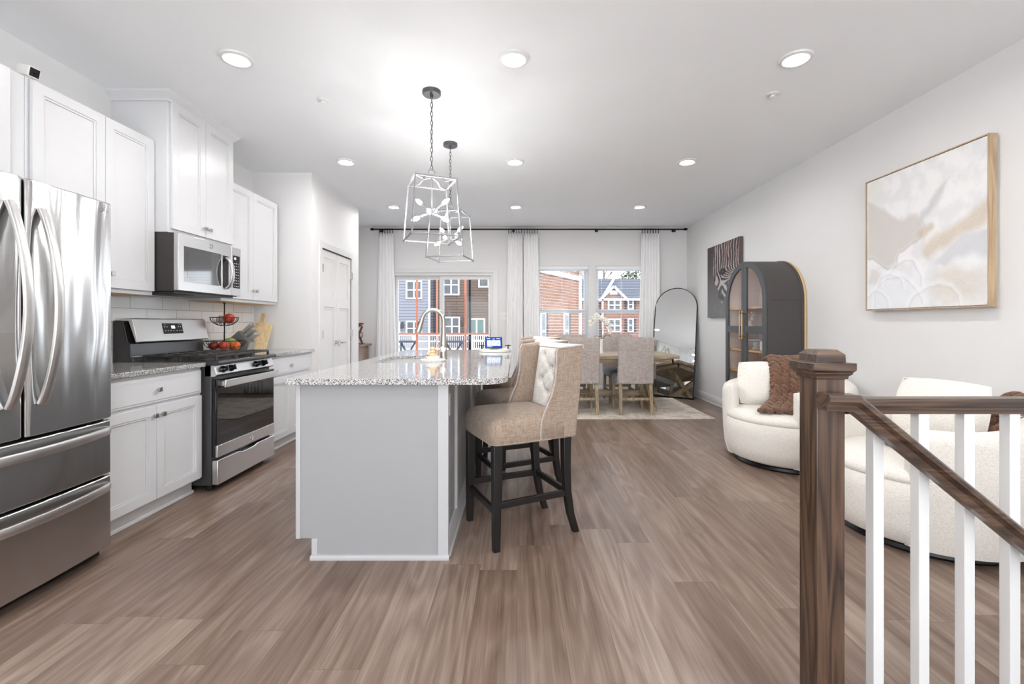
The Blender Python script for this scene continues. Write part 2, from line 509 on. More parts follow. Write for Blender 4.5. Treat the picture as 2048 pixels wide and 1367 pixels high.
# ------------------------------------------------------------------ mesh helpers
class B:
    def __init__(s):
        s.v, s.f = [], []
    def add(s, verts, faces):
        k = len(s.v)
        s.v += [tuple(v) for v in verts]
        s.f += [tuple(i + k for i in f) for f in faces]
        return s
    def box(s, x0, x1, y0, y1, z0, z1):
        v = [(x, y, z) for z in (z0, z1) for y in (y0, y1) for x in (x0, x1)]
        return s.add(v, [(0, 2, 3, 1), (4, 5, 7, 6), (0, 1, 5, 4), (2, 6, 7, 3), (0, 4, 6, 2), (1, 3, 7, 5)])
    def obox(s, c, size, rot):
        c = Vector(c)
        hx, hy, hz = (k / 2 for k in size)
        v = [c + rot @ Vector((x, y, z)) for z in (-hz, hz) for y in (-hy, hy) for x in (-hx, hx)]
        return s.add(v, [(0, 2, 3, 1), (4, 5, 7, 6), (0, 1, 5, 4), (2, 6, 7, 3), (0, 4, 6, 2), (1, 3, 7, 5)])
    def bar(s, p0, p1, w, h, side=None, w1=None, h1=None):
        """rectangular bar; w is measured along `side`, h across it; may taper to w1, h1"""
        p0, p1 = Vector(p0), Vector(p1)
        d = (p1 - p0).normalized()
        if side is None:
            side = Vector((0, 0, 1)).cross(d)
            if side.length < 1e-4:
                side = Vector((1, 0, 0))
        sd = (Vector(side) - d * Vector(side).dot(d)).normalized()
        up = d.cross(sd)
        w1 = w if w1 is None else w1
        h1 = h if h1 is None else h1
        v = []
        for p, a, b in ((p0, w, h), (p1, w1, h1)):
            for i, j in ((-1, -1), (1, -1), (1, 1), (-1, 1)):
                v.append(p + sd * (i * a / 2) + up * (j * b / 2))
        return s.add(v, [(0, 1, 2, 3), (4, 7, 6, 5), (0, 4, 5, 1), (1, 5, 6, 2), (2, 6, 7, 3), (3, 7, 4, 0)])
    def loft(s, rings, caps=True, closed=True):
        n = len(rings[0])
        k = len(s.v)
        for r in rings:
            s.v += [tuple(p) for p in r]
        for i in range(len(rings) - 1):
            for j in range(n if closed else n - 1):
                a, b = k + i * n + j, k + i * n + (j + 1) % n
                s.f.append((a, b, b + n, a + n))
        if caps:
            s.f.append(tuple(k + j for j in reversed(range(n))))
            s.f.append(tuple(k + (len(rings) - 1) * n + j for j in range(n)))
        return s
    def tube(s, pts, r, n=8, closed=False, caps=True):
        pts = [Vector(p) for p in pts]
        m = len(pts)
        rs = r if isinstance(r, (list, tuple)) else [r] * m
        rings, nrm = [], None
        for i, p in enumerate(pts):
            if closed:
                d = pts[(i + 1) % m] - pts[i - 1]
            else:
                d = pts[min(i + 1, m - 1)] - pts[max(i - 1, 0)]
            d.normalize()
            if nrm is None:
                nrm = d.orthogonal().normalized()
            nrm = (nrm - d * nrm.dot(d))
            if nrm.length < 1e-6:
                nrm = d.orthogonal()
            nrm.normalize()
            bn = d.cross(nrm)
            rings.append([p + (nrm * math.cos(2 * PI * j / n) + bn * math.sin(2 * PI * j / n)) * rs[i] for j in range(n)])
        if closed:
            rings.append(rings[0])
            return s.loft(rings, caps=False)
        return s.loft(rings, caps=caps)
    def cyl(s, p0, p1, r0, r1=None, n=16):
        return s.tube([p0, p1], [r0, r0 if r1 is None else r1], n)
    def lathe(s, prof, c=(0, 0, 0), n=24, rot=None):
        c = Vector(c)
        rings = []
        for r, z in prof:
            ring = []
            for j in range(n):
                p = Vector((max(r, 1e-5) * math.cos(2 * PI * j / n), max(r, 1e-5) * math.sin(2 * PI * j / n), z))
                ring.append(c + (rot @ p if rot else p))
            rings.append(ring)
        return s.loft(rings)
    def ball(s, c, r, n=14, m=9, rot=None):
        rx, ry, rz = (r, r, r) if isinstance(r, (int, float)) else r
        c = Vector(c)
        rings = []
        for i in range(m + 1):
            a = -PI / 2 + PI * i / m
            cr = max(math.cos(a), 0.02)
            ring = []
            for j in range(n):
                p = Vector((rx * cr * math.cos(2 * PI * j / n), ry * cr * math.sin(2 * PI * j / n), rz * math.sin(a)))
                ring.append(c + (rot @ p if rot else p))
            rings.append(ring)
        return s.loft(rings)
    def prism(s, loops, lo, hi, plane='xy'):
        """extrude a polygon (list of loops: outer then holes) between lo and hi across its plane"""
        if not isinstance(loops[0][0], (tuple, list)):
            loops = [loops]
        def P(q, w):
            return {'xy': (q[0], q[1], w), 'yz': (w, q[0], q[1]), 'xz': (q[0], w, q[1])}[plane]
        k = len(s.v)
        flat = [q for lp in loops for q in lp]
        n = len(flat)
        s.v += [P(q, lo) for q in flat] + [P(q, hi) for q in flat]
        if len(loops) == 1:
            s.f.append(tuple(k + i for i in range(n)))
            s.f.append(tuple(k + n + i for i in reversed(range(n))))
        else:
            for tri in tessellate_polygon([[Vector((q[0], q[1], 0)) for q in lp] for lp in loops]):
                s.f.append(tuple(k + i for i in tri))
                s.f.append(tuple(k + n + i for i in reversed(tri)))
        o = 0
        for lp in loops:
            m = len(lp)
            for i in range(m):
                a, b = k + o + i, k + o + (i + 1) % m
                s.f.append((a, b, b + n, a + n))
            o += m
        return s
    def grid(s, fn, nu, nv):
        k = len(s.v)
        for i in range(nu + 1):
            for j in range(nv + 1):
                s.v.append(tuple(fn(i / nu, j / nv)))
        for i in range(nu):
            for j in range(nv):
                a = k + i * (nv + 1) + j
                s.f.append((a, a + nv + 1, a + nv + 2, a + 1))
        return s
    def sweep(s, prof, path, side):
        """prof (a along side, b along up) swept along a planar path; mitred joints"""
        path = [Vector(p) for p in path]
        side = Vector(side).normalized()
        rings = []
        for i, p in enumerate(path):
            d0 = (path[i] - path[i - 1]).normalized() if i else (path[1] - path[0]).normalized()
            d1 = (path[i + 1] - path[i]).normalized() if i < len(path) - 1 else d0
            up0, up1 = d0.cross(side), d1.cross(side)
            if up0.z < 0:
                up0, up1 = -up0, -up1
            up = (up0 + up1).normalized()
            up = up / max(up.dot(up0), 0.3)
            rings.append([p + side * a + up * b for a, b in prof])
        return s.loft(rings)

def mesh_of(name, b, loc=(0, 0, 0), smooth=35):
    me = bpy.data.meshes.new(name)
    lx, ly, lz = loc
    me.from_pydata([(x - lx, y - ly, z - lz) for x, y, z in b.v], [], b.f)
    bm = bmesh.new()
    bm.from_mesh(me)
    bmesh.ops.recalc_face_normals(bm, faces=bm.faces)
    bm.to_mesh(me)
    bm.free()
    if smooth:
        me.polygons.foreach_set('use_smooth', [True] * len(me.polygons))
        me.set_sharp_from_angle(angle=R(smooth))
    me.update()
    return me

def obj(name, b, mat, parent=None, bevel=0.0, smooth=35, seg=2, subsurf=0, solid=0.0, origin=None):
    """one mesh object; a child's mesh is given in world coordinates when its root is unrotated (root['wc'])"""
    base = (0, 0, 0)
    if parent is not None:
        rt = parent
        while rt.parent is not None:
            rt = rt.parent
        if rt.get('_wc'):
            base = tuple(rt.location)
    elif origin is not None:
        base = origin
    elif b.v:
        xs, ys, zs = zip(*b.v)
        base = ((min(xs) + max(xs)) / 2, (min(ys) + max(ys)) / 2, min(zs))
    o = bpy.data.objects.new(name, mesh_of(name, b, base, smooth))
    C.objects.link(o)
    if parent is None:
        o.location = base
    else:
        o.parent = parent
    if mat:
        o.data.materials.append(MAT[mat] if isinstance(mat, str) else mat)
    if solid:
        md = o.modifiers.new('thickness', 'SOLIDIFY')
        md.thickness = solid
        md.offset = 0
    if bevel:
        md = o.modifiers.new('bevel', 'BEVEL')
        md.width = bevel
        md.segments = seg
        md.limit_method = 'ANGLE'
        md.angle_limit = R(40)
        md.harden_normals = False
    if subsurf:
        md = o.modifiers.new('subdivision', 'SUBSURF')
        md.levels = md.render_levels = subsurf
    return o

def tag(o, label, cat, group=None, kind=None):
    o['label'] = label
    o['category'] = cat
    if group:
        o['group'] = group
    if kind:
        o['kind'] = kind
    return o

WCROOTS = []
def thing(name, label, cat, loc=(0, 0, 0), rotz=0.0, group=None, wc=True):
    o = bpy.data.objects.new(name, None)
    o.empty_display_size = 0.1
    C.objects.link(o)
    o.location = loc
    o.rotation_euler = (0, 0, rotz)
    if wc and not rotz:
        o['_wc'] = True
        WCROOTS.append(o)
    return tag(o, label, cat, group)

def struct(name, b, mat, parent=None, bevel=0.0, smooth=35):
    o = obj(name, b, mat, parent, bevel, smooth, origin=(0, 0, 0))
    if parent is None:
        o['kind'] = 'structure'
    return o

def dup(root, loc, rotz=None, label=None, group=None):
    r = root.copy()
    C.objects.link(r)
    r.location = loc
    if rotz is not None:
        r.rotation_euler = (0, 0, rotz)
    if label:
        r['label'] = label
    if group:
        r['group'] = group
    for ch in list(root.children):
        c = ch.copy()
        C.objects.link(c)
        c.parent = r
        for g in list(ch.children):
            d = g.copy()
            C.objects.link(d)
            d.parent = c
    return r

def arc(cx, cy, r, a0, a1, n):
    return [(cx + r * math.cos(R(a0 + (a1 - a0) * i / n)), cy + r * math.sin(R(a0 + (a1 - a0) * i / n))) for i in range(n + 1)]

def rounded(x0, x1, y0, y1, r, n=5):
    return (arc(x1 - r, y1 - r, r, 0, 90, n) + arc(x0 + r, y1 - r, r, 90, 180, n)
            + arc(x0 + r, y0 + r, r, 180, 270, n) + arc(x1 - r, y0 + r, r, 270, 360, n))

def text_mesh(name, body, size, mat, parent, loc, rot, depth=0.0008):
    cu = bpy.data.curves.new(name, 'FONT')
    cu.body = body
    cu.size = size
    cu.extrude = depth
    cu.align_x = 'CENTER'
    cu.align_y = 'CENTER'
    o = bpy.data.objects.new(name, cu)
    C.objects.link(o)
    bpy.context.view_layer.update()
    me = bpy.data.meshes.new_from_object(o.evaluated_get(bpy.context.evaluated_depsgraph_get()))
    bpy.data.objects.remove(o)
    mo = bpy.data.objects.new(name, me)
    C.objects.link(mo)
    M = Matrix.Translation(loc) @ rot.to_4x4()
    me.transform(M)
    me.materials.clear()
    me.materials.append(MAT[mat])
    mo.parent = parent
    return mo

# ------------------------------------------------------------------ the room
XL, XR, YB, YR, CEIL = -2.86, 2.90, 7.77, -3.0, 2.82
PX, PY0, PY1 = -2.225, 4.93, 6.39              # pantry block: its side face, its front and its far end
HX0, HX1, HY0, HY1 = 0.93, 2.90, 0.20, 1.385   # stairwell opening in the floor

b = B()
for x0, x1, y0, y1 in ((XL - .12, HX0, YR, YB + .16), (HX0, XR + .12, HY1, YB + .16), (HX0, XR + .12, YR, HY0)):
    b.box(x0, x1, y0, y1, -0.05, 0.0)
struct('floor', b, 'vinyl_plank')
b = B().box(XL - .12, XR + .12, YR - .12, YB + .16, CEIL, CEIL + .12)
struct('ceiling', b, 'ceiling_paint')
struct('wall_left', B().box(XL - .12, XL, YR, YB + .16, -0.05, CEIL), 'wall_paint')
struct('wall_right', B().box(XR, XR + .12, YR, YB + .16, -2.6, CEIL), 'wall_paint')
struct('wall_rear', B().prism([[(XL - .12, -.05), (XR + .12, -.05), (XR + .12, CEIL), (XL - .12, CEIL)],
                               [(-2.15, .35), (2.15, .35), (2.15, 2.35), (-2.15, 2.35)]], YR - .12, YR, 'xz'), 'wall_paint')
w3 = struct('window_3', B().prism([[(-2.15, .35), (2.15, .35), (2.15, 2.35), (-2.15, 2.35)]] + [[(a, .40), (a + 1.37, .40), (a + 1.37, 2.30), (a, 2.30)] for a in (-2.10, -.685, .73)],
                                  YR - .10, YR - .02, 'xz'), 'trim_white')  # unseen window, added with its wall opening to let the fill lamp in
for a in (-2.10, -.685, .73):
    obj('pane', B().box(a - .003, a + 1.373, YR - .07, YR - .064, .397, 2.303), 'window_glass', w3, smooth=0)

DX0, DX1, DZ1 = -2.13, -0.41, 2.05             # sliding door opening
W1 = (0.33, 1.22, 0.72, 2.17)
W2 = (1.345, 2.235, 0.72, 2.17)
outer = [(XL, -.05), (XR, -.05), (XR, CEIL), (XL, CEIL)]
holes = [[(DX0, 0.02), (DX1, 0.02), (DX1, DZ1), (DX0, DZ1)]]
for w in (W1, W2):
    holes.append([(w[0], w[2]), (w[1], w[2]), (w[1], w[3]), (w[0], w[3])])
struct('wall_back', B().prism([outer] + holes, YB, YB + .16, 'xz'), 'wall_paint')

# pantry block: front, side (with the door opening), far end
PD0, PD1, PDZ = 5.17, 6.10, 2.05
b = B().box(XL, PX, PY0, PY0 + .1, 0, CEIL)
b.box(XL, PX, PY1 - .1, PY1, 0, CEIL)
struct('wall_pantry', b, 'wall_paint')
b = B().prism([[(PY0 + .1, 0), (PD0, 0), (PD0, PDZ), (PD1, PDZ), (PD1, 0), (PY1 - .1, 0), (PY1 - .1, CEIL), (PY0 + .1, CEIL)]],
              PX - .1, PX, 'yz')
struct('wall_pantry_side', b, 'wall_paint')

# stairwell below the railing
b = B().box(HX0 - .1, HX0, HY0 - .1, HY1 + .1, -2.6, -.05)
b.box(HX0, XR, HY1, HY1 + .1, -2.6, -.05).box(HX0, XR, HY0 - .1, HY0, -2.6, -.05).box(HX0 - .1, XR, HY0 - .1, HY1 + .1, -2.7, -2.6)
struct('wall_stairwell', b, 'wall_paint')
b = B()
for k in range(8):
    z = -0.19 * (k + 1)
    b.box(HX0 + .245 * k, HX0 + .245 * k + .275, HY0, HY1, z - .04, z)
    b.box(HX0 + .245 * k - (0 if k else 0), HX0 + .245 * k + .02, HY0, HY1, z, z + .19 - (0.05 if k == 0 else .04))
struct('floor_stair_treads', b, 'stained_oak_y')

# baseboards
def base_prof(b, p0, p1, nrm):
    p0, p1, n = Vector(p0), Vector(p1), Vector(nrm)
    up = Vector((0, 0, 1))
    prof = [(0, 0), (.022, 0), (.022, .012), (.014, .02), (.014, .105), (.006, .122), (0, .125)]
    return b.loft([[p + n * a + up * h for a, h in prof] for p in (p0, p1)])
struct('baseboard_right', base_prof(B(), (XR, HY1 + .1, 0), (XR, YB, 0), (-1, 0, 0)), 'trim_white')
b = base_prof(B(), (DX1 + .1, YB, 0), (XR - .02, YB, 0), (0, -1, 0))
base_prof(b, (XL + .02, YB, 0), (DX0 - .1, YB, 0), (0, -1, 0))
struct('baseboard_back', b, 'trim_white')
b = base_prof(B(), (PX, PY0, 0), (PX, PD0 - .08, 0), (1, 0, 0))
base_prof(b, (PX, PD1 + .08, 0), (PX, PY1, 0), (1, 0, 0))
struct('baseboard_pantry', b, 'trim_white')

# pantry double door
d = struct('door_1', B().prism([[(PD0 - .075, 0), (PD0, 0), (PD0, PDZ), (PD1, PDZ), (PD1, 0), (PD1 + .075, 0),
                                 (PD1 + .075, PDZ + .075), (PD0 - .075, PDZ + .075)]], PX - .02, PX + .018, 'yz'), 'trim_white', bevel=.004)
ymid = (PD0 + PD1) / 2
def panel_leaf(b, y0, y1, z0, z1, x0, x1, cuts, st=.085):
    """a leaf in a plane of constant x with sunk panels, seen from +x"""
    hs = [[(y0 + st, a), (y1 - st, a), (y1 - st, c), (y0 + st, c)] for a, c in cuts]
    b.prism([[(y0, z0), (y1, z0), (y1, z1), (y0, z1)]] + hs, x0, x1, 'yz')
    for h in hs:
        b.box(x0, x1 - .012, h[0][0], h[1][0], h[0][1], h[2][1])
        i = .028
        b.prism([h, [(h[0][0] + i, h[0][1] + i), (h[1][0] - i, h[0][1] + i), (h[1][0] - i, h[2][1] - i), (h[0][0] + i, h[2][1] - i)]],
                x0 + .01, x1 - .007, 'yz')
for k, (a, c) in enumerate(((PD0 + .004, ymid - .002), (ymid + .002, PD1 - .004))):
    b = B()
    panel_leaf(b, a, c, .012, PDZ - .012, PX - .04, PX - .004, ((.14, 1.38), (1.50, 1.95)))
    leaf = obj('door_leaf', b, 'trim_white', d, bevel=.003)
    hy = a if k == 0 else c
    for z in (.25, 1.06, 1.82):
        obj('hinge', B().box(PX - .012, PX + .022, hy - .012, hy + .012, z - .045, z + .045), 'nickel', leaf)
    ky = ymid - .055 if k == 0 else ymid + .055
    h = B().box(PX - .004, PX + .006, ky - .03, ky + .03, .92, .98)
    h.cyl((PX, ky, .95), (PX + .05, ky, .95), .011)
    h.bar((PX + .05, ky - .012 if k else ky + .012, .95), (PX + .05, ky + (.11 if k else -.03), .95), .014, .018, (1, 0, 0))
    obj('door_handle', h, 'chrome', leaf, bevel=.002)

# sliding patio door
d2 = struct('door_2', B().prism([[(DX0 - .09, 0), (DX0, 0), (DX0, DZ1), (DX1, DZ1), (DX1, 0), (DX1 + .09, 0), (DX1 + .09, DZ1 + .066), (DX0 - .09, DZ1 + .066)]],
                                YB - .02, YB + .0, 'xz'), 'trim_white', bevel=.004)
b = B().prism([[(DX0, 0.02), (DX1, 0.02), (DX1, DZ1), (DX0, DZ1)], [(DX0 + .035, .05), (DX0 + .035, DZ1 - .045), (DX1 - .035, DZ1 - .045), (DX1 - .035, .05)]],
              YB + .002, YB + .14, 'xz')
obj('door_frame', b, 'trim_white', d2, bevel=.003)
xm = -1.30
for k, (a, c, y) in enumerate(((DX0 + .036, xm + .04, YB + .085), (xm - .03, DX1 - .036, YB + .04))):
    zt, st = DZ1 - .046, .045
    b = B().prism([[(a, .052), (c, .052), (c, zt), (a, zt)], [(a + st, .16), (a + st, zt - .062), (c - st, zt - .062), (c - st, .16)]], y, y + .035, 'xz')
    sash = obj('sliding_sash', b, 'trim_white', d2, bevel=.003)
    obj('pane', B().box(a + st - .003, c - st + .003, y + .014, y + .02, .157, zt - .059), 'window_glass', sash, smooth=0)
    if k:
        obj('door_handle', B().box(c - .034, c - .012, y - .035, y, .95, 1.15), 'white_plastic', sash, bevel=.006)

# windows and blinds
def window(n, w):
    x0, x1, z0, z1 = w
    fr = B().prism([[(x0, z0), (x1, z0), (x1, z1), (x0, z1)], [(x0 + .035, z0 + .035), (x0 + .035, z1 - .045), (x1 - .035, z1 - .045), (x1 - .035, z0 + .035)]],
                   YB + .07, YB + .15, 'xz')
    o = struct('window_%d' % n, fr, 'trim_white', bevel=.003)
    zm = 1.395
    for k, (za, zc, y) in enumerate(((zm - .03, z1 - .046, YB + .11), (z0 + .036, zm + .035, YB + .08))):
        a, c = x0 + .036, x1 - .036
        b = B().prism([[(a, za), (c, za), (c, zc), (a, zc)], [(a + .03, za + .04), (a + .03, zc - .03), (c - .03, zc - .03), (c - .03, za + .04)]], y, y + .028, 'xz')
        s = obj('sash', b, 'trim_white', o, bevel=.002)
        obj('pane', B().box(a + .028, c - .028, y + .01, y + .015, za + .038, zc - .028), 'window_glass', s, smooth=0)
    obj('sill', B().box(x0 - .03, x1 + .03, YB - .04, YB + .07, z0 - .025, z0 + .0), 'trim_white', o, bevel=.004)
    # white wooden blind inside the reveal
    lab = {1: 'white open slat blind in the window nearer the patio door, brick wall close outside',
           2: 'white open slat blind in the window nearer the arched mirror, gabled house outside'}[n]
    bl = thing('window_blind', lab, 'blind', ((x0 + x1) / 2, YB + .035, z1), group='slat blinds on the back windows')
    obj('headrail', B().box(x0 + .005, x1 - .005, YB + .002, YB + .066, z1 - .062, z1 - .002), 'blind_white', bl, bevel=.004)
    sl = B()
    z = z1 - .10
    while z > z0 + .05:
        sl.obox(((x0 + x1) / 2, YB + .035, z), (x1 - x0 - .02, .048, .0028), Matrix.Rotation(R(2), 3, 'X'))
        z -= .047
    obj('slats', sl, 'blind_white', bl, smooth=0)
    obj('bottom_rail', B().box(x0 + .01, x1 - .01, YB + .012, YB + .058, z0 + .012, z0 + .032), 'blind_white', bl, bevel=.003)
    cd = B()
    for fx in (.12, .5, .88):
        xx = x0 + (x1 - x0) * fx
        for yy in (YB + .012, YB + .058):
            cd.box(xx - .0015, xx + .0015, yy - .001, yy + .001, z0 + .03, z1 - .06)
    obj('ladder_cords', cd, 'blind_white', bl, smooth=0)
window(1, W1)
window(2, W2)

# recessed lights
def downlight(x, y, label):
    t = thing('recessed_light', label, 'ceiling light', (x, y, CEIL), group='round recessed ceiling lights')
    n = 28
    rg = B().lathe([(.062, 0.0), (.095, 0.0), (.092, -.010), (.075, -.016), (.062, -.012)], (x, y, CEIL), n)
    rg.f = [f for f in rg.f if len(f) == 4]
    obj('trim_ring', rg, 'trim_white', t)
    obj('lamp_disc', B().lathe([(.0, -.006), (.063, -.006), (.063, -.002), (0, -.002)], (x, y, CEIL), 20), 'downlight_glow', t, smooth=0)
rows = ((2.80, 'nearest the camera'), (4.59, 'middle of its row'), (6.37, 'closest to the curtain rod'))
cols = ((-1.725, 'over the kitchen aisle'), (-0.02, 'above the bar stools'), (1.715, 'over the armchair side'))
for y, ry in rows:
    for x, cx in cols:
        downlight(x, y, 'added unseen recessed light %s, %s' % (cx, ry))
for y, ry in ((1.0, 'just before the camera'), (-.8, 'behind the camera'), (-2.3, 'by the rear wall')):  # extra rows out of view, added to raise the room's brightness
    for x, cx in cols:
        downlight(x, y, 'added unseen recessed light %s, %s' % (cx.split(',')[0], ry))
for x, y, lab in ((-1.42, 3.33, 'small white sprinkler cap on the ceiling over the kitchen aisle'),
                  (1.82, 3.24, 'small white sprinkler cap on the ceiling over the armchairs')):
    s = thing('sprinkler_cap', lab, 'sprinkler', (x, y, CEIL), group='ceiling sprinkler caps')
    obj('plate', B().lathe([(0, 0), (.042, 0), (.04, -.006), (.02, -.01), (0, -.01)], (x, y, CEIL), 20), 'trim_white', s)
    obj('nozzle', B().lathe([(0, -.01), (.012, -.01), (.012, -.018), (.02, -.02), (.02, -.024), (0, -.024)], (x, y, CEIL), 12), 'white_plastic', s)

# wall plates
s = thing('light_switch', 'white double light switch plate on the wall between patio door and curtain', 'light switch', (-.22, YB, 1.31))
obj('plate', B().box(-.28, -.165, YB - .006, YB, 1.25, 1.37), 'white_plastic', s, bevel=.002)
for x in (-.25, -.195):
    obj('rocker', B().box(x - .016, x + .016, YB - .010, YB - .005, 1.278, 1.342), 'trim_white', s, bevel=.002)

# ------------------------------------------------------------------ curtain rod and curtains
RODY, RODZ = 7.68, 2.775
rod = thing('curtain_rod', 'long black curtain rod spanning the patio door and both windows', 'curtain rod', (0.2, RODY, RODZ))
obj('pole', B().cyl((-2.42, RODY, RODZ), (2.82, RODY, RODZ), .0125, n=12), 'black_metal', rod)
for x, sx in ((-2.42, -1), (2.82, 1)):
    obj('finial', B().lathe([(0, 0), (.019, 0), (.021, .01), (.019, .05), (0, .05)], (x, RODY, RODZ), 14, Matrix.Rotation(R(90 * sx), 3, 'Y')), 'black_metal', rod)
for x in (-2.3, -.06, 1.35, 2.66):
    bb = B().cyl((x, RODY, RODZ - .01), (x, YB - .005, RODZ - .01), .008, n=8)
    bb.cyl((x, YB - .006, RODZ - .01), (x, YB, RODZ - .01), .024, n=14)
    bb.box(x - .012, x + .012, RODY - .014, RODY + .014, RODZ - .045, RODZ - .006)
    obj('bracket', bb, 'black_metal', rod)

def curtain(xt0, xt1, xb0, xb1, folds, label, seed):
    rnd = random.Random(seed)
    t = thing('curtain', label, 'curtain', ((xt0 + xt1) / 2, RODY, 0.0), group='white pleated curtains on the black rod')
    ph = rnd.random() * 6
    def fn(u, v):
        z = .012 + (RODZ - .075 - .012) * v
        e = 1 - v
        x0 = xt0 + (xb0 - xt0) * (e ** 1.2)
        x1 = xt1 + (xb1 - xt1) * (e ** 1.2)
        w = u * folds * 2 * PI
        amp = .022 * (1.0 + .35 * math.sin(3 * u + ph)) * (0.75 + .35 * e)
        y = RODY + amp * math.sin(w + .5 * math.sin(2.2 * v + ph + 5 * u) * e)
        x = x0 + (x1 - x0) * u + .012 * math.cos(w * 2 + ph) * .4
        return (x, y, z)
    obj('panel', B().grid(fn, folds * 12, 18), 'curtain_cloth', t, smooth=80, solid=.004)
    for k in range(folds + 1):
        x = xt0 + (xt1 - xt0) * (k + .25) / (folds + .5)
        rg = B().tube([(x + .003 * math.sin(k), RODY + .021 * math.cos(a), RODZ - .004 + .021 * math.sin(a)) for a in [2 * PI * i / 14 for i in range(14)]], .003, 6, True)
        rg.box(x - .005, x + .005, RODY - .006, RODY + .006, RODZ - .068, RODZ - .022)
        obj('curtain_ring', rg, 'black_metal', t)
curtain(-2.33, -2.09, -2.40, -2.02, 5, 'white pleated curtain at the far left end of the rod, beside the patio door', 1)
curtain(-.155, .09, -.20, .10, 5, 'white pleated curtain hanging on the patio door side of the middle pair', 2)
curtain(.115, .355, .12, .40, 5, 'white pleated curtain hanging on the window side of the middle pair', 3)
curtain(2.10, 2.40, 2.03, 2.44, 6, 'white pleated curtain beside the arched floor mirror', 4)

# ------------------------------------------------------------------ kitchen cabinets (fronts face +x)
def shaker(y0, y1, z0, z1, x, th=.02, st=.058):
    """door slab with a sunk, beaded centre panel; front face at x"""
    b = B()
    h = [(y0 + st, z0 + st), (y1 - st, z0 + st), (y1 - st, z1 - st), (y0 + st, z1 - st)]
    b.prism([[(y0, z0), (y1, z0), (y1, z1), (y0, z1)], h], x - th, x, 'yz')
    i = .012
    h2 = [(h[0][0] + i, h[0][1] + i), (h[1][0] - i, h[1][1] + i), (h[2][0] - i, h[2][1] - i), (h[3][0] + i, h[3][1] - i)]
    b.prism([h, h2], x - th, x - .0045, 'yz')
    b.box(x - th, x - .0105, h2[0][0], h2[1][0], h2[0][1], h2[2][1])
    return b
def knob(y, z, x, parent):
    k = B().cyl((x, y, z), (x + .018, y, z), .005, n=10)
    k.box(x + .016, x + .026, y - .0135, y + .0135, z - .0135, z + .0135)
    obj('knob', k, 'nickel', parent, bevel=.0015)

def upper(label, y0, y1, z0, z1, xf, doors, knobs, grp='white upper kitchen cabinets', crown=False):
    t = thing('wall_cabinet', label, 'cabinet', (XL + .15, (y0 + y1) / 2, z0), group=grp)
    obj('body', B().box(XL, xf - .021, y0, y1, z0, z1), 'cabinet_white', t, bevel=.002)
    obj('underside', B().box(XL + .012, xf - .04, y0 + .018, y1 - .018, z0 - .004, z0 + .004), 'raw_plywood', t)
    for (a, c), kn in zip(doors, knobs):
        d = obj('door', shaker(a, c, z0 + .028, z1 - (.05 if crown else .006), xf), 'cabinet_white', t, bevel=.0022)
        if kn:
            knob(*kn, xf, d)
    if crown:
        prof = [(0, 0), (.016, 0), (.016, .018), (.05, .052), (.05, .066), (0, .066)]
        cr = B()
        zc = CEIL - .066
        x1 = xf - .021
        path = [(XL, y0), (x1, y0), (x1, y1), (XL, y1)]
        rings = []
        for i, (px, py) in enumerate(path):
            ox = 0 if i in (0, 3) else 1
            oy = -1 if i < 2 else 1
            rings.append([(px + ox * a, py + oy * a, zc + h) for a, h in prof])
        cr.loft(rings)
        obj('crown_moulding', cr, 'cabinet_white', t)
    return t
upper('shallow white wall cabinet above the steel refrigerator', 1.44, 2.375, 1.87, 2.48, -2.55,
      [(1.50, 1.895), (1.899, 2.292)], [(1.865, 1.95), (1.93, 1.95)])
upper('white two-door wall cabinet between refrigerator and microwave', 2.377, 3.208, 1.385, 2.48, -2.55,
      [(2.397, 2.82), (2.824, 3.203)], [None, (2.85, 1.50)])
upper('tall white crowned wall cabinet reaching the ceiling above the microwave', 3.21, 3.945, 1.835, CEIL - .002, -2.445,
      [(3.232, 3.576), (3.580, 3.924)], [(3.548, 1.925), (3.608, 1.925)], crown=True)
upper('white two-door wall cabinet beyond the microwave, above the knife block', 3.947, 4.865, 1.385, 2.46, -2.55,
      [(3.965, 4.402), (4.406, 4.845)], [(4.372, 1.50), (4.436, 1.50)])

def base_cab(label, y0, y1, drawers, doors, group='white base cabinets'):
    t = thing('base_cabinet', label, 'cabinet', (XL + .3, (y0 + y1) / 2, 0), group=group)
    xf = -2.203
    obj('body', B().box(XL + .012, xf - .021, y0, y1, .10, .884), 'cabinet_white', t, bevel=.002)
    tk = B().box(XL + .05, -2.285, y0, y1, 0, .10)
    tk.box(-2.285, -2.27, y0, y1, 0, .022)
    obj('toe_kick', tk, 'trim_white', t, bevel=.003)
    for a, c in drawers:
        d = obj('drawer', B().box(xf - .02, xf - .004, a, c, .705, .862).box(xf - .02, xf, a + .014, c - .014, .719, .848), 'cabinet_white', t, bevel=.003)
        knob((a + c) / 2, .785, xf, d)
    for a, c, ky in doors:
        d = obj('door', shaker(a, c, .115, .688, xf), 'cabinet_white', t, bevel=.0022)
        knob(ky, .63, xf, d)
    return t
base_cab('white base cabinet with one wide drawer between refrigerator and range', 2.372, 3.198, [(2.388, 3.182)],
         [(2.388, 2.783, 2.755), (2.787, 3.182, 2.815)])
base_cab('white base cabinet beyond the range, ending at the pantry wall', 3.962, 4.928, [(3.985, 4.86)],
         [(3.985, 4.42, 4.392), (4.424, 4.86, 4.452)])
for y0, y1, lab in ((2.362, 3.2, 'speckled granite worktop between refrigerator and range'),
                    (3.96, 4.929, 'speckled granite worktop under the knife block and fruit stand')):
    tag(obj('worktop', B().box(XL + .008, -2.188, y0, y1, .884, .914), 'speckled_granite', bevel=.004), lab, 'countertop', 'granite worktops along the kitchen wall')
struct('wall_backsplash', B().box(XL, XL + .008, 2.36, PY0, .9, 1.425), 'subway_tile')
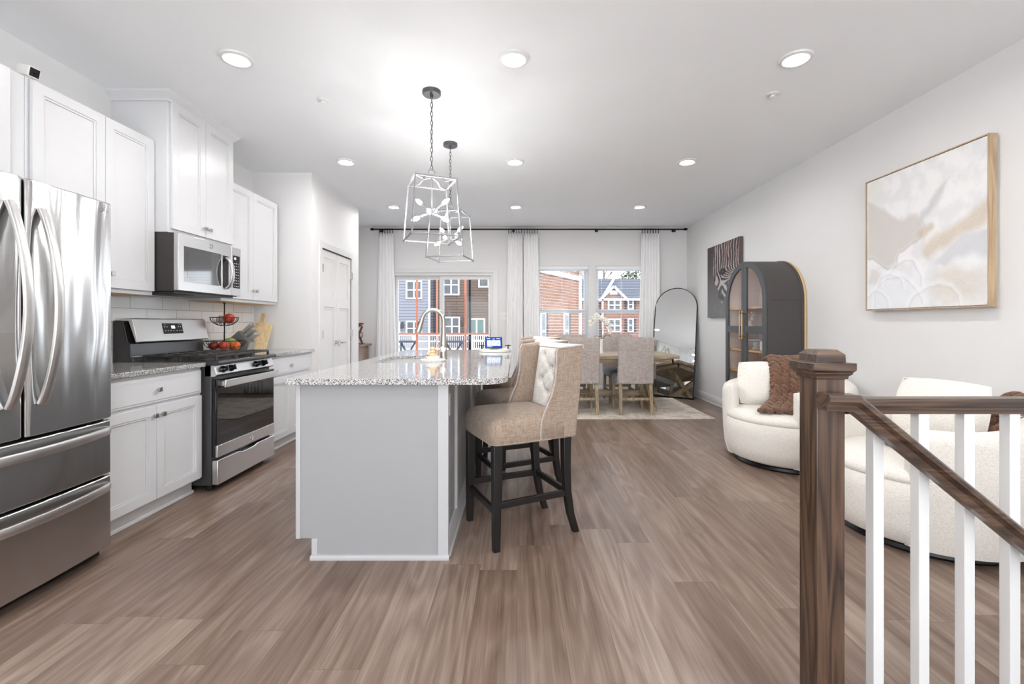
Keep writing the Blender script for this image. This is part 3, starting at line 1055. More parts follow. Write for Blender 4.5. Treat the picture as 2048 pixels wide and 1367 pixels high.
s = thing('outlet_plate', 'small white outlet plate on the backsplash beside the cutting board', 'outlet', (XL + .01, 4.50, 1.16))
obj('plate', B().box(XL + .008, XL + .014, 4.465, 4.535, 1.10, 1.22), 'white_plastic', s, bevel=.002)
so = B()
for z in (1.14, 1.18):
    so.box(XL + .013, XL + .0165, 4.485, 4.515, z - .014, z + .014)
obj('socket', so, 'trim_white', s, bevel=.001)

# ------------------------------------------------------------------ refrigerator
FY0, FY1, FM = 1.432, 2.352, 1.892
fr = thing('refrigerator', 'stainless steel french door refrigerator with two lower drawers', 'refrigerator', (-2.45, FM, 0))
obj('body', B().box(-2.845, -2.128, FY0 + .006, FY1 - .006, .05, 1.785), 'graphite_side', fr, bevel=.006)
obj('base_grille', B().box(-2.82, -2.14, FY0 + .02, FY1 - .02, .005, .055), 'black_plastic', fr)
hg = B()
for y in (FY0 + .05, FM, FY1 - .05):
    hg.box(-2.22, -2.085, y - .03, y + .03, 1.787, 1.803)
obj('hinge_cover', hg, 'black_plastic', fr, bevel=.004)
def front_x(y):
    u = (y - FM) / ((FY1 - FY0) / 2)
    return -2.046 - .026 * u * u - .03 * max(0, abs(u) - .93) / .07
def bowed(y0, y1, z0, z1):
    n = 26
    ys = [y0 + (y1 - y0) * i / n for i in range(n + 1)]
    pts = [(front_x(y) - (.006 if i in (0, n) else 0), y) for i, y in enumerate(ys)]
    return B().prism([(-2.122, y0)] + pts + [(-2.122, y1)], z0, z1, 'xy')
def bowed_bar(pts, w, h):
    """flat strip following pts; w along z or y, h outwards"""
    b = B()
    rings = []
    for i, p in enumerate(pts):
        p = Vector(p)
        d = (Vector(pts[min(i + 1, len(pts) - 1)]) - Vector(pts[max(i - 1, 0)])).normalized()
        vert = abs(d.z) > .5
        sd = Vector((0, 1, 0)) if vert else Vector((0, 0, 1))
        up = d.cross(sd).normalized()
        rings.append([p + sd * (a * w / 2) + up * (c * h / 2) for a, c in ((-1, -.6), (-.6, -1), (.6, -1), (1, -.6), (1, .6), (.6, 1), (-.6, 1), (-1, .6))])
    return b.loft(rings)
for k, (a, c) in enumerate(((FY0, FM - .005), (FM + .005, FY1))):
    d = obj('door', bowed(a, c, .712, 1.797), 'brushed_steel', fr, bevel=.006, smooth=30)
    y = FM - .062 if k == 0 else FM + .062
    pts = []
    for i in range(25):
        u = i / 24
        z = .845 + .835 * u
        pts.append((front_x(y) + .006 + .078 * math.sin(PI * u) ** .8, y, z))
    hb = bowed_bar(pts, .036, .02)
    obj('handle', hb, 'handle_steel', d, bevel=.002)
    if k:
        lx, ly, lz = front_x(2.262) + .0012, 2.262, 1.752
        e = B().tube([(lx, ly + .0105 * math.cos(q), lz + .0105 * math.sin(q)) for q in [R(40 + 300 * i / 18) for i in range(19)]], .0014, 6)
        e.tube([(lx, ly - .001, lz + .006), (lx, ly - .001, lz - .005), (lx, ly + .004, lz - .005)], .0012, 6)
        e.tube([(lx, ly + .003, lz), (lx, ly + .0105, lz)], .0012, 6)
        obj('emblem', e, 'chrome', d)
        rl = fr.location
        text_mesh('lettering', 'LG', .017, 'chrome', d, Vector((front_x(2.289) + .0015 - rl.x, 2.287 - rl.y, 1.752 - rl.z)),
                  Matrix(((0, 0, 1), (1, 0, 0), (0, 1, 0))))
for z0, z1, zh in ((.432, .700, .652), (.062, .420, .372)):
    d = obj('drawer', bowed(FY0, FY1, z0, z1), 'brushed_steel', fr, bevel=.006, smooth=30)
    pts = []
    for i in range(25):
        u = i / 24
        y = FY0 + .055 + (FY1 - FY0 - .11) * u
        pts.append((front_x(y) + .006 + .052 * math.sin(PI * u) ** .6, y, zh))
    obj('handle', bowed_bar(pts, .040, .020), 'handle_steel', d, bevel=.002)

# small security camera on top of the cabinets
s = thing('security_camera', 'small white cube camera on top of the wall cabinet above the refrigerator', 'camera', (-2.60, 2.42, 2.48))
rz = Matrix.Rotation(R(-8), 3, 'Z') @ Matrix.Rotation(R(14), 3, 'Y')
cc = Vector((-2.60, 2.42, 2.527))
obj('body', B().obox(cc, (.085, .056, .056), rz), 'white_plastic', s, bevel=.006)
obj('stand', B().cyl((-2.605, 2.42, 2.48), (-2.605, 2.42, 2.505), .018), 'white_plastic', s)
obj('lens_face', B().obox(cc + rz @ Vector((.042, 0, 0)), (.006, .044, .044), rz).cyl(cc + rz @ Vector((.044, 0, .004)), cc + rz @ Vector((.049, 0, .004)), .009), 'black_gloss', s, bevel=.002)

# ------------------------------------------------------------------ gas range
GY0, GY1 = 3.204, 3.956
rg = thing('gas_range', 'stainless steel gas range with dark glass oven door', 'stove', (-2.5, 3.58, 0))
bd = B().box(-2.842, -2.152, GY0, GY1, .045, .895)
obj('body', bd, 'dark_enamel', rg, bevel=.004)
ft = B()
for x in (-2.78, -2.20):
    for y in (GY0 + .05, GY1 - .05):
        ft.cyl((x, y, 0), (x, y, .05), .02, n=10)
obj('feet', ft, 'black_plastic', rg)
obj('cooktop', B().prism([(-2.70, .896), (-2.096, .896), (-2.092, .906), (-2.096, .924), (-2.12, .928), (-2.14, .918), (-2.66, .918), (-2.70, .928)], GY0 - .004, GY1 + .004, 'xz'),
    'dark_enamel', rg, bevel=.004)
bgd = B().prism([(-2.845, .90), (-2.70, .90), (-2.705, .935), (-2.72, .95), (-2.725, 1.05), (-2.745, 1.05), (-2.775, 1.21), (-2.845, 1.21)], GY0, GY1, 'xz')
guard = obj('backguard', bgd, 'dark_enamel', rg, bevel=.008)
th = math.atan2(.165, -.033)
face = B().prism([(-2.688, 1.050), (-2.676, 1.056), (-2.714, 1.222), (-2.726, 1.226), (-2.80, 1.222), (-2.80, 1.205), (-2.74, 1.205)], GY0 + .004, GY1 - .004, 'xz')
pn = obj('control_panel', face, 'range_steel', rg, bevel=.004)
nx = Vector((.166, 0, .038)).normalized()
upv = Vector((-.038, 0, .166)).normalized()
def on_panel(y, s_, out=0.0):
    return Vector((-2.676, y, 1.056)) + upv * s_ + nx * out
rotp = Matrix((nx, Vector((0, 1, 0)), upv)).transposed()
obj('display', B().obox(on_panel(3.567, .095, .0015), (.005, .20, .082), rotp), 'black_gloss', pn, bevel=.0015)
obj('readout', B().obox(on_panel(3.567, .106, .0045), (.002, .036, .022), rotp), 'display_white', pn)
mk = B()
for s_, ys in ((.108, (-.085, -.06, .058, .078)), (.078, (-.083, -.055, -.028, 0.0, .035, .064, .085)), (.124, (-.08, .07))):
    for y in ys:
        mk.obox(on_panel(3.567 + y, s_, .0042), (.001, .010 if s_ < .12 else .026, .007 if s_ < .12 else .003), rotp)
obj('button_marks', mk, 'print_grey', pn, smooth=0)
for y0, y1 in ((GY0 + .03, GY0 + .262), (GY0 + .268, GY0 + .484), (GY0 + .49, GY1 - .03)):
    g = B()
    z0, z1 = .948, .962
    xs = (-2.655, -2.145)
    for x in (xs[0], (xs[0] + xs[1]) / 2, xs[1]):
        g.box(x - .006, x + .006, y0, y1, z0, z1)
    for y in (y0 + .006, (y0 + y1) / 2, y1 - .006):
        g.box(xs[0], xs[1], y - .006, y + .006, z0, z1)
    for x in ((xs[0] * .75 + xs[1] * .25), (xs[0] * .25 + xs[1] * .75)):
        g.box(x - .005, x + .005, y0, y1, z0 + .002, z1 + .003)
    for x in (xs[0], (xs[0] + xs[1]) / 2, xs[1]):
        for y in (y0 + .008, y1 - .008):
            g.box(x - .008, x + .008, y - .008, y + .008, .916, z0)
    obj('grate', g, 'cast_iron', rg, bevel=.002)
for x in (-2.53, -2.27):
    for y in (GY0 + .146, GY1 - .146):
        obj('burner', B().lathe([(0, .918), (.05, .918), (.05, .926), (.036, .93), (.036, .938), (0, .94)], (x, y, 0), 18), 'cast_iron', rg)
# front: knob strip, oven door, drawer
st = obj('knob_strip', B().prism([(-2.20, .812), (-2.128, .812), (-2.112, .826), (-2.132, .893), (-2.20, .893)], GY0, GY1, 'xz'), 'range_steel', rg, bevel=.003)
kn = Vector((.067, 0, .02)).normalized()
for y in (3.285, 3.375, 3.70, 3.80):
    c0 = Vector((-2.122, y, .858))
    kb = B().cyl(c0, c0 + kn * .012, .026, .024, 18).cyl(c0 + kn * .012, c0 + kn * .034, .019, .017, 18)
    kb.obox(c0 + kn * .036, (.010, .010, .038), Matrix((kn, Vector((0, 1, 0)), Vector((-kn.z, 0, kn.x)))).transposed())
    obj('knob', kb, 'black_gloss', st, bevel=.001)
DXo = -2.112
dr = B().prism([[(GY0 + .004, .242), (GY1 - .004, .242), (GY1 - .004, .796), (GY0 + .004, .796)],
                [(GY0 + .12, .40), (GY1 - .12, .40), (GY1 - .12, .67), (GY0 + .12, .67)]], -2.150, DXo - .008, 'yz')
od = obj('oven_door', dr, 'black_gloss', rg, bevel=.004)
obj('door_glass', B().box(DXo - .007, DXo, GY0 + .008, GY1 - .006, .325, .735), 'oven_glass', od, smooth=0)
obj('oven_cavity', B().prism([[(GY0 + .10, .36), (GY1 - .10, .36), (GY1 - .10, .70), (GY0 + .10, .70)], [(GY0 + .11, .37), (GY1 - .11, .37), (GY1 - .11, .69), (GY0 + .11, .69)]], -2.148, -2.130, 'yz'), 'dark_enamel', od)
obj('lower_strip', B().box(DXo - .02, DXo + .004, GY0 + .004, GY1 - .004, .242, .326), 'range_steel', od, bevel=.003)
obj('upper_strip', B().box(DXo - .02, DXo + .002, GY0 + .004, GY1 - .004, .735, .796), 'black_gloss', od, bevel=.003)
hb = B().box(DXo + .036, DXo + .052, GY0 + .02, GY1 - .02, .735, .787)
for y in (GY0 + .05, GY1 - .05):
    hb.box(DXo, DXo + .04, y - .02, y + .02, .742, .780)
obj('handle', hb, 'range_steel', od, bevel=.004)
def emblem(x, y, z, r, parent, name='emblem'):
    e = B().tube([(x + .001, y + r * math.cos(q), z + r * math.sin(q)) for q in [2 * PI * i / 24 for i in range(24)]], r * .09, 6, True)
    for s_ in (-1, 1):
        e.tube([(x + .001, y + s_ * (r * .38 + r * .26 * math.cos(q)), z + r * .45 * math.sin(q) + s_ * r * .06) for q in [R(s_ * 20 + 300 * i / 16) for i in range(17)]], r * .07, 6)
    for k in range(4):
        q = PI / 2 * k + .4
        e.tube([(x + .001, y + r * .86 * math.cos(q), z + r * .86 * math.sin(q)), (x + .001, y + r * .72 * math.cos(q + .45), z + r * .72 * math.sin(q + .45))], r * .06, 6)
    return obj(name, e, 'chrome', parent)
emblem(DXo + .0035, 3.62, .283, .019, od)
obj('drawer', B().prism([(GY0 + .002, .05), (GY1 - .002, .05), (GY1 - .002, .222), (3.70, .222), (3.66, .208), (3.50, .208), (3.46, .222), (GY0 + .002, .222)], -2.15, DXo + .006, 'yz'), 'range_steel', rg, bevel=.005)

# ------------------------------------------------------------------ microwave
MY0, MY1, MX = 3.212, 3.943, -2.392
mw = thing('microwave', 'stainless steel over-the-range microwave with dark window', 'microwave', (-2.62, 3.58, 1.42))
bdm = B().box(XL + .002, MX - .034, MY0, MY1, 1.418, 1.832)
obj('body', bdm, 'graphite_side', mw, bevel=.003)
vg = B().box(XL + .06, MX - .05, MY0 + .03, MY1 - .03, 1.408, 1.419)
for k in range(9):
    vg.box(XL + .10 + .03 * k, XL + .112 + .03 * k, MY0 + .10, MY0 + .32, 1.403, 1.409)
obj('vent_grille', vg, 'black_plastic', mw)
MS = 3.812
dm = B().prism([[(MY0, 1.423), (MS, 1.423), (MS, 1.830), (MY0, 1.830)],
                [(MY0 + .058, 1.49), (3.69, 1.49), (3.69, 1.745), (MY0 + .058, 1.745)]], MX - .032, MX, 'yz')
md_ = obj('door', dm, 'range_steel', mw, bevel=.003)
obj('window', B().box(MX - .02, MX - .0045, MY0 + .05, 3.70, 1.482, 1.753), 'smoked_glass', md_)
obj('window_screen', B().box(MX - .0046, MX - .0036, MY0 + .10, 3.65, 1.52, 1.71), 'smoked_glass', md_, smooth=0)
hm = B()
pts = [(MX + .004 + .052 * math.sin(PI * i / 16) ** .5, 3.742, 1.475 + .25 * i / 16) for i in range(17)]
obj('handle', bowed_bar(pts, .040, .018), 'handle_steel', md_, bevel=.002)
obj('handle_recess', B().box(MX - .02, MX + .0015, 3.70, 3.772, 1.478, 1.742), 'black_gloss', md_)
emblem(MX, 3.56, 1.79, .018, md_)
cp = obj('control_strip', B().box(MX - .032, MX - .001, MS + .003, MY1, 1.423, 1.830), 'range_steel', mw, bevel=.003)
obj('keypad', B().box(MX - .002, MX + .0012, MS + .024, MY1 - .018, 1.487, 1.762), 'black_gloss', cp)
obj('readout', B().box(MX + .0012, MX + .002, MS + .036, MS + .06, 1.728, 1.746), 'display_white', cp)
mk = B()
for i in range(9):
    for j in range(3):
        mk.box(MX + .0012, MX + .002, MS + .036 + .024 * j, MS + .048 + .024 * j, 1.50 + .024 * i, 1.507 + .024 * i)
obj('button_marks', mk, 'print_grey', cp, smooth=0)

# ------------------------------------------------------------------ things on the far worktop
WZ = .914
def wire_bowl(b, c, r, h, n=14, w=.0022):
    cx, cy, cz = c
    def P(u, a):
        q = u * PI / 2
        return (cx + r * math.sin(q) * math.cos(a), cy + r * math.sin(q) * math.sin(a), cz + h * (1 - math.cos(q)))
    for k in range(n):
        a = 2 * PI * k / n
        b.tube([P(.18 + .82 * i / 8, a) for i in range(9)], w, 5)
    for u, ww in ((1.0, w * 1.7), (.62, w), (.18, w * 1.2)):
        b.tube([P(u, 2 * PI * i / 28) for i in range(28)], ww, 5, True)
    return b
FX, FYY = -2.655, 4.13
fb = thing('fruit_stand', 'two-tier black wire fruit stand on the granite worktop beside the range', 'fruit stand', (FX, FYY, WZ))
obj('pole', B().cyl((FX, FYY, WZ + .02), (FX, FYY, 1.375), .0055, n=10).tube([(FX, FYY + .012 * math.sin(a), 1.362 + .014 - .014 * math.cos(a)) for a in [2 * PI * i / 12 for i in range(12)]], .003, 6, True), 'wire_black', fb)
obj('lower_bowl', wire_bowl(B(), (FX, FYY, WZ + .022), .165, .095), 'wire_black', fb)
obj('upper_bowl', wire_bowl(B(), (FX, FYY, 1.165), .112, .078), 'wire_black', fb)
fs = B().tube([(FX + .055 * math.cos(a), FYY + .055 * math.sin(a), WZ + .004) for a in [2 * PI * i / 20 for i in range(20)]], .004, 6, True)
for k in range(3):
    a = 2 * PI * k / 3
    fs.tube([(FX + .055 * math.cos(a), FYY + .055 * math.sin(a), WZ + .004), (FX, FYY, WZ + .024)], .003, 5)
obj('foot', fs, 'wire_black', fb)
def fruit_thing(name, label, c, r, m, sx=1.0, sz=.94):
    o = thing(name, label, 'fruit', (c[0], c[1], c[2] - r), group='fruit in the wire stand')
    b = B()
    prof = []
    for i in range(15):
        a = -PI / 2 + PI * i / 14
        rr = r * math.cos(a) * sx * (1 + .06 * math.sin(a))
        zz = r * sz * math.sin(a) - (.12 * r * math.exp(-(rr / (r * .28)) ** 2) if a > 0 else -.08 * r * math.exp(-(rr / (r * .3)) ** 2))
        prof.append((rr, zz))
    rot = Matrix.Rotation(random.uniform(-.5, .5), 3, 'X') @ Matrix.Rotation(random.uniform(-.4, .4), 3, 'Y')
    obj('flesh', b.lathe(prof, c, 20, rot), m, o, smooth=60)
    p0 = Vector(c) + rot @ Vector((0, 0, r * sz * .8))
    obj('stem', B().tube([p0, p0 + rot @ Vector((.003, 0, r * .2)), p0 + rot @ Vector((.009, 0, r * .36))], .0018, 6), 'bark', o)
fruit_thing('apple', 'shiny red apple in the upper wire bowl', (FX + .048, FYY - .01, 1.232), .048, 'fruit_red')
fruit_thing('apple', 'pale fruit half hidden behind the pole in the upper wire bowl', (FX - .048, FYY + .02, 1.222), .038, 'fruit_pale')
fruit_thing('apple', 'dark red apple at the range side of the lower wire bowl', (FX - .040, FYY - .085, .990), .042, 'fruit_dark_red')
fruit_thing('apple', 'bright red apple in the middle of the lower wire bowl', (FX + .046, FYY - .078, .990), .044, 'fruit_red')
fruit_thing('orange', 'orange-yellow fruit beside the knife block in the lower wire bowl', (FX + .098, FYY + .005, .988), .040, 'fruit_orange')
fruit_thing('mango', 'green mango behind the apples in the lower wire bowl', (FX + .0, FYY + .068, 1.002), .056, 'fruit_green', 1.15, .85)

KX, KY = -2.655, 4.42
kb = thing('knife_block', 'slanted grey knife block in front of the cutting board', 'knife block', (KX, KY, WZ))
obj('block', B().prism([(KX - .095, WZ), (KX + .06, WZ), (KX + .085, WZ + .095), (KX - .015, WZ + .205), (KX - .135, WZ + .105)], KY - .055, KY + .055, 'xz'), 'knife_block_grey', kb, bevel=.004)
obj('front_plate', B().prism([(KX + .0615, WZ + .004), (KX + .066, WZ + .004), (KX + .089, WZ + .09), (KX + .0845, WZ + .09)], KY - .05, KY + .05, 'xz'), 'knife_steel', kb, bevel=.001)
ax = Vector((.74, 0, .67)).normalized()
e0 = Vector((KX + .085, 0, WZ + .095))
e1 = Vector((KX - .015, 0, WZ + .205))
rows_k = ((.82, (-.03, .03), .115, .026, 'large'), (.52, (-.034, 0, .034), .10, .022, 'middle'), (.2, (-.036, -.012, .012, .036), .085, .016, 'small'))
nk = 0
pos_word = {0: 'toward the camera', -1: 'toward the pantry wall', 1: 'second from the camera', 2: 'third from the camera'}
row_word = ('top row', 'middle row', 'lowest row')
for ri, (f, offs, L, hh, sz) in enumerate(rows_k):
    for ci, o_ in enumerate(offs):
        p = e0.lerp(e1, f)
        p.y = KY + o_
        wrd = 'nearest the camera' if ci == 0 else ('nearest the pantry wall' if ci == len(offs) - 1 else ('second from the camera' if ci == 1 else 'third from the camera'))
        kt = thing('knife', 'steel-handled %s knife in the %s of the knife block, %s' % (sz, row_word[ri], wrd), 'knife', tuple(p), group='knives in the grey block')
        obj('handle', B().bar(p + ax * .004, p + ax * L, .014, hh, (0, 1, 0), .017, hh * 1.1), 'knife_steel', kt, bevel=.003)
        obj('bolster', B().bar(p - ax * .02, p + ax * .006, .012, hh * .9, (0, 1, 0)), 'chrome', kt, bevel=.001)

CBY = 4.65
cb = thing('cutting_board', 'pale bamboo paddle cutting board leaning at the end of the worktop', 'cutting board', (-2.69, CBY, WZ))
pl = rounded(-.118, .118, 0, .30, .02)
i0 = next(i for i, p in enumerate(pl) if p[0] <= .118 - .02 - 1e-6 and p[1] > .29)
neck = [(.035, .30), (.024, .315), (.022, .40)] + arc(0, .40, .022, 0, 180, 8) + [(-.022, .40), (-.024, .315), (-.035, .30)]
outl = arc(.098, .28, .02, 0, 90, 5) + neck + arc(-.098, .28, .02, 90, 180, 5) + arc(-.098, .02, .02, 180, 270, 5) + arc(.098, .02, .02, 270, 360, 5)
bb = B().prism([outl, arc(0, .395, .008, 0, 360, 12)[:-1]], 0, .016, 'xz')
tl = Matrix.Rotation(R(-26), 3, 'X')
bb.v = [tuple(Vector((-2.69, CBY, WZ + .008)) + tl @ Vector(v)) for v in bb.v]
board = obj('board', bb, 'bamboo', cb, bevel=.003)
h0 = Vector((-2.69, CBY, WZ + .008)) + tl @ Vector((0, 0, .395))
obj('hanging_cord', B().tube([h0 + Vector((.008 * math.sin(a) - .012, -.004 + .01 * math.cos(a), -.03 + .036 * math.cos(a))) for a in [2 * PI * i / 16 for i in range(16)]], .002, 6, True), 'umber_wood', cb)

# ------------------------------------------------------------------ kitchen island
IX0, IX1, IY0, IY1 = -1.115, -.350, 2.305, 4.66
isl = thing('kitchen_island', 'white painted kitchen island with panelled seating side', 'kitchen island', (-.73, 3.48, 0))
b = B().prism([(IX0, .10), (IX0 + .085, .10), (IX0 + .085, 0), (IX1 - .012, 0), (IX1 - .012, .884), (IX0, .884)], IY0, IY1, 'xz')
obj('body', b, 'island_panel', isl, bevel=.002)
for bx in ((IX1 - .05, IX1 + .004, IY0 - .012, IY0 + .02, .0, .884), (IX0 - .004, IX0 + .02, IY0 - .006, IY0 + .03, .10, .884),
           (IX0 + .075, IX0 + .105, IY0 - .005, IY0 + .02, 0, .10)):
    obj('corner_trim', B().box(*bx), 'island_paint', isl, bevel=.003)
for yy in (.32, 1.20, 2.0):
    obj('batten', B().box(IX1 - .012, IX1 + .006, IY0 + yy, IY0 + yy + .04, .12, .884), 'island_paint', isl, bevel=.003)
tr = B()
base_prof(tr, (IX0 + .075, IY0, 0), (IX1 + .008, IY0, 0), (0, -1, 0))
tr.v = [(x, y if z < .03 else y + .004, min(z, .021)) for x, y, z in tr.v]
obj('shoe_moulding', tr, 'island_paint', isl)
tb = B()
base_prof(tb, (IX1 - .010, IY0 + .0205, 0), (IX1 - .010, IY1, 0), (1, 0, 0))
obj('side_baseboard', tb, 'island_paint', isl)
op = obj('outlet', B().box(IX1 - .013, IX1 - .006, IY0 + .06, IY0 + .13, .70, .82), 'white_plastic', isl, bevel=.002)
so = B()
for z in (.735, .785):
    so.box(IX1 - .007, IX1 - .0035, IY0 + .08, IY0 + .11, z - .016, z + .016)
obj('socket', so, 'trim_white', op, bevel=.001)

CX0, CX1, CY0, CY1 = -1.152, -.048, 2.258, 4.72
SX0, SX1, SY0, SY1 = -1.03, -.655, 3.17, 3.87
outl = arc(CX1 - .15, CY1 - .15, .15, 0, 90, 10) + [(CX0, CY1), (CX0, CY0)] + arc(CX1 - .15, CY0 + .15, .15, 270, 360, 10)
hole = rounded(SX0, SX1, SY0, SY1, .03)
tag(obj('worktop', B().prism([outl, hole], .884, .914, 'xy'), 'speckled_granite', bevel=.005),
    'large speckled granite worktop with a sink on the kitchen island', 'countertop')
sk = thing('sink', 'undermount stainless steel sink set in the island worktop', 'sink', ((SX0 + SX1) / 2, (SY0 + SY1) / 2, .66))
bs = B()
rings = []
for e, z in ((.012, .8835), (-.002, .8835), (-.004, .87), (-.010, .69), (-.05, .672)):
    rings.append([(x, y, z) for x, y in rounded(SX0 - e, SX1 + e, SY0 - e, SY1 + e, max(.03 + e, .02))])
bs.loft(rings, caps=False)
k = len(bs.v) - len(rings[-1])
bs.f.append(tuple(range(k, len(bs.v))))
obj('basin', bs, 'range_steel', sk, solid=.0015)
obj('drain', B().lathe([(0, .674), (.042, .674), (.045, .677), (.03, .679), (0, .676)], ((SX0 + SX1) / 2, (SY0 + SY1) / 2, 0), 20), 'chrome', sk)

# faucet
FX0, FY0_ = -.568, 3.52
fc = thing('faucet', 'brushed nickel gooseneck pull-down faucet behind the island sink', 'faucet', (FX0, FY0_, .914))
bs = B().lathe([(0, 0), (.032, 0), (.032, .006), (.027, .012), (.025, .06), (.0225, .16), (.018, .20), (0, .20)], (FX0, FY0_, .914), 22)
obj('base', bs, 'nickel', fc)
ra = .083
pts = [(FX0, FY0_, 1.09 + .12 * i / 6) for i in range(7)] + [(FX0 - ra + ra * math.cos(R(a)), FY0_, 1.21 + ra * math.sin(R(a))) for a in range(10, 166, 9)]
px, _, pz = pts[-1]
obj('spout', B().tube(pts, [.0175] * 4 + [.0155] * (len(pts) - 4), 14), 'nickel', fc)
dx, dz = -math.sin(R(163)), math.cos(R(163))
dv = Vector((-math.sin(R(17)), 0, -math.cos(R(17))))
p0 = Vector((px, FY0_, pz))
hd = B().tube([p0 - dv * .006, p0 + dv * .02, p0 + dv * .06, p0 + dv * .115, p0 + dv * .118], [.017, .0175, .0195, .025, .022], 16)
obj('spray_head', hd, 'nickel', fc)
obj('spray_button', B().obox(p0 + dv * .05 + Vector((-.019, 0, .004)), (.006, .014, .034), Matrix.Rotation(R(17), 3, 'Y')), 'black_plastic', fc, bevel=.002)
hl = B().cyl((FX0, FY0_ - .015, .992), (FX0, FY0_ - .052, .992), .024, .022, 18)
hl.tube([(FX0 - .005, FY0_ - .04, .995), (FX0 - .03, FY0_ - .045, 1.02), (FX0 - .065, FY0_ - .05, 1.075)], [.009, .007, .0055], 10)
obj('handle', hl, 'nickel', fc)

# scalloped dish with scrub brushes
DX, DY = -.612, 3.30
sd = thing('soap_dish', 'round scalloped white two-tier dish beside the island faucet', 'dish', (DX, DY, .914))
def scallop(b, r, z0, z1, n=18, amp=.03):
    m = n * 6
    lo = [(DX + r * .95 * (1 + amp * math.cos(n * 2 * PI * i / m)) * math.cos(2 * PI * i / m), DY + r * .95 * (1 + amp * math.cos(n * 2 * PI * i / m)) * math.sin(2 * PI * i / m), z0) for i in range(m)]
    hi = [(DX + r * (1 + amp * math.cos(n * 2 * PI * i / m)) * math.cos(2 * PI * i / m), DY + r * (1 + amp * math.cos(n * 2 * PI * i / m)) * math.sin(2 * PI * i / m), z1) for i in range(m)]
    return b.loft([lo, hi])
obj('lower_tray', scallop(B(), .090, .914, .930), 'white_ceramic', sd, bevel=.002)
obj('upper_tray', scallop(B(), .048, .930, .951, 14), 'white_ceramic', sd, bevel=.002)
br = thing('scrub_brush', 'round cream bristled scrub brush with a knob handle on the scalloped dish', 'brush', (DX, DY, .951))
obj('bristles', B().lathe([(0, .951), (.026, .951), (.029, .962), (.027, .974), (0, .974)], (DX, DY, 0), 20), 'cream_bristle', br)
obj('wooden_knob', B().lathe([(0, .974), (.02, .974), (.0235, .984), (.016, .991), (.019, .997), (.021, 1.008), (.016, 1.017), (0, 1.019)], (DX, DY, 0), 20), 'bamboo', br)
sp2 = thing('scrub_brush', 'tiny upright green and cream brush leaning on the scalloped dish', 'brush', (DX - .035, DY - .015, .951))
obj('handle', B().tube([(DX - .038, DY - .02, .932), (DX - .033, DY - .012, .962)], [.007, .005], 8), 'green_stem', sp2)
obj('bristles', B().ball((DX - .033, DY - .012, .968), (.009, .009, .012), 10, 6), 'cream_bristle', sp2)

# round tray with a smart display
TX, TY = -.215, 4.44
ty = thing('serving_tray', 'round white serving tray with black handles on the far end of the island', 'tray', (TX, TY, .914))
obj('tray_disc', B().lathe([(0, 0), (.150, 0), (.155, .004), (.155, .024), (.150, .028), (.146, .024), (0, .022)], (TX, TY, .914), 40), 'white_ceramic', ty)
for s_ in (-1, 1):
    x = TX + s_ * .128
    hh = B().tube([(x, TY - .035, .938), (x, TY - .035, .972)], .0045, 8).tube([(x, TY + .035, .938), (x, TY + .035, .972)], .0045, 8)
    hh.bar((x - s_ * .03, TY - .05, .975), (x - s_ * .03 + s_ * .06, TY - .05, .975), .012, .008, (0, 1, 0))
    hh.bar((x, TY - .06, .975), (x, TY + .06, .975), .012, .008, (1, 0, 0))
    obj('tray_handle', hh, 'black_metal', ty, bevel=.0015)
sm = thing('smart_display', 'small tilted smart display with a lit blue screen on the white tray', 'smart display', (TX - .02, TY, .938))
rt = Matrix.Rotation(R(8), 3, 'Z') @ Matrix.Rotation(R(-22), 3, 'X')
c0 = Vector((TX - .012, TY - .01, 1.000))
obj('body', B().obox(c0, (.168, .014, .118), rt), 'device_body', sm, bevel=.006)
obj('stand', B().loft([[c0 + rt @ Vector((sx * .06, .006, sz)) for sx, sz in ((-1, -.05), (1, -.05), (1, .04), (-1, .04))],
                       [Vector((TX + sx * .045, TY + .075, .938 + h)) for sx, h in ((-1, 0), (1, 0), (1, .05), (-1, .05))]]), 'device_body', sm, bevel=.004)
scn = obj('screen', B().obox(c0 + rt @ Vector((0, -.0072, 0)), (.152, .001, .102), rt), 'screen_blue', sm, smooth=0)
cds = B()
for i in (-1, 0, 1):
    cds.obox(c0 + rt @ Vector((i * .044, -.0080, -.006)), (.041, .0006, .058), rt)
obj('cards', cds, 'screen_white', scn, smooth=0)
mk = B().obox(c0 + rt @ Vector((-.05, -.0081, .040)), (.032, .0006, .007), rt).obox(c0 + rt @ Vector((.0, -.0081, .036)), (.022, .0006, .005), rt)
mk.obox(c0 + rt @ Vector((.045, -.0081, .040)), (.036, .0006, .006), rt).obox(c0 + rt @ Vector((-.04, -.0081, -.043)), (.05, .0006, .004), rt)
obj('screen_text', mk, 'screen_white', scn, smooth=0)
mk = B()
for i in (-1, 0, 1):
    mk.obox(c0 + rt @ Vector((i * .044, -.0084, -.004)), (.016, .0004, .016), rt)
obj('icons', mk, 'print_grey', scn, smooth=0)

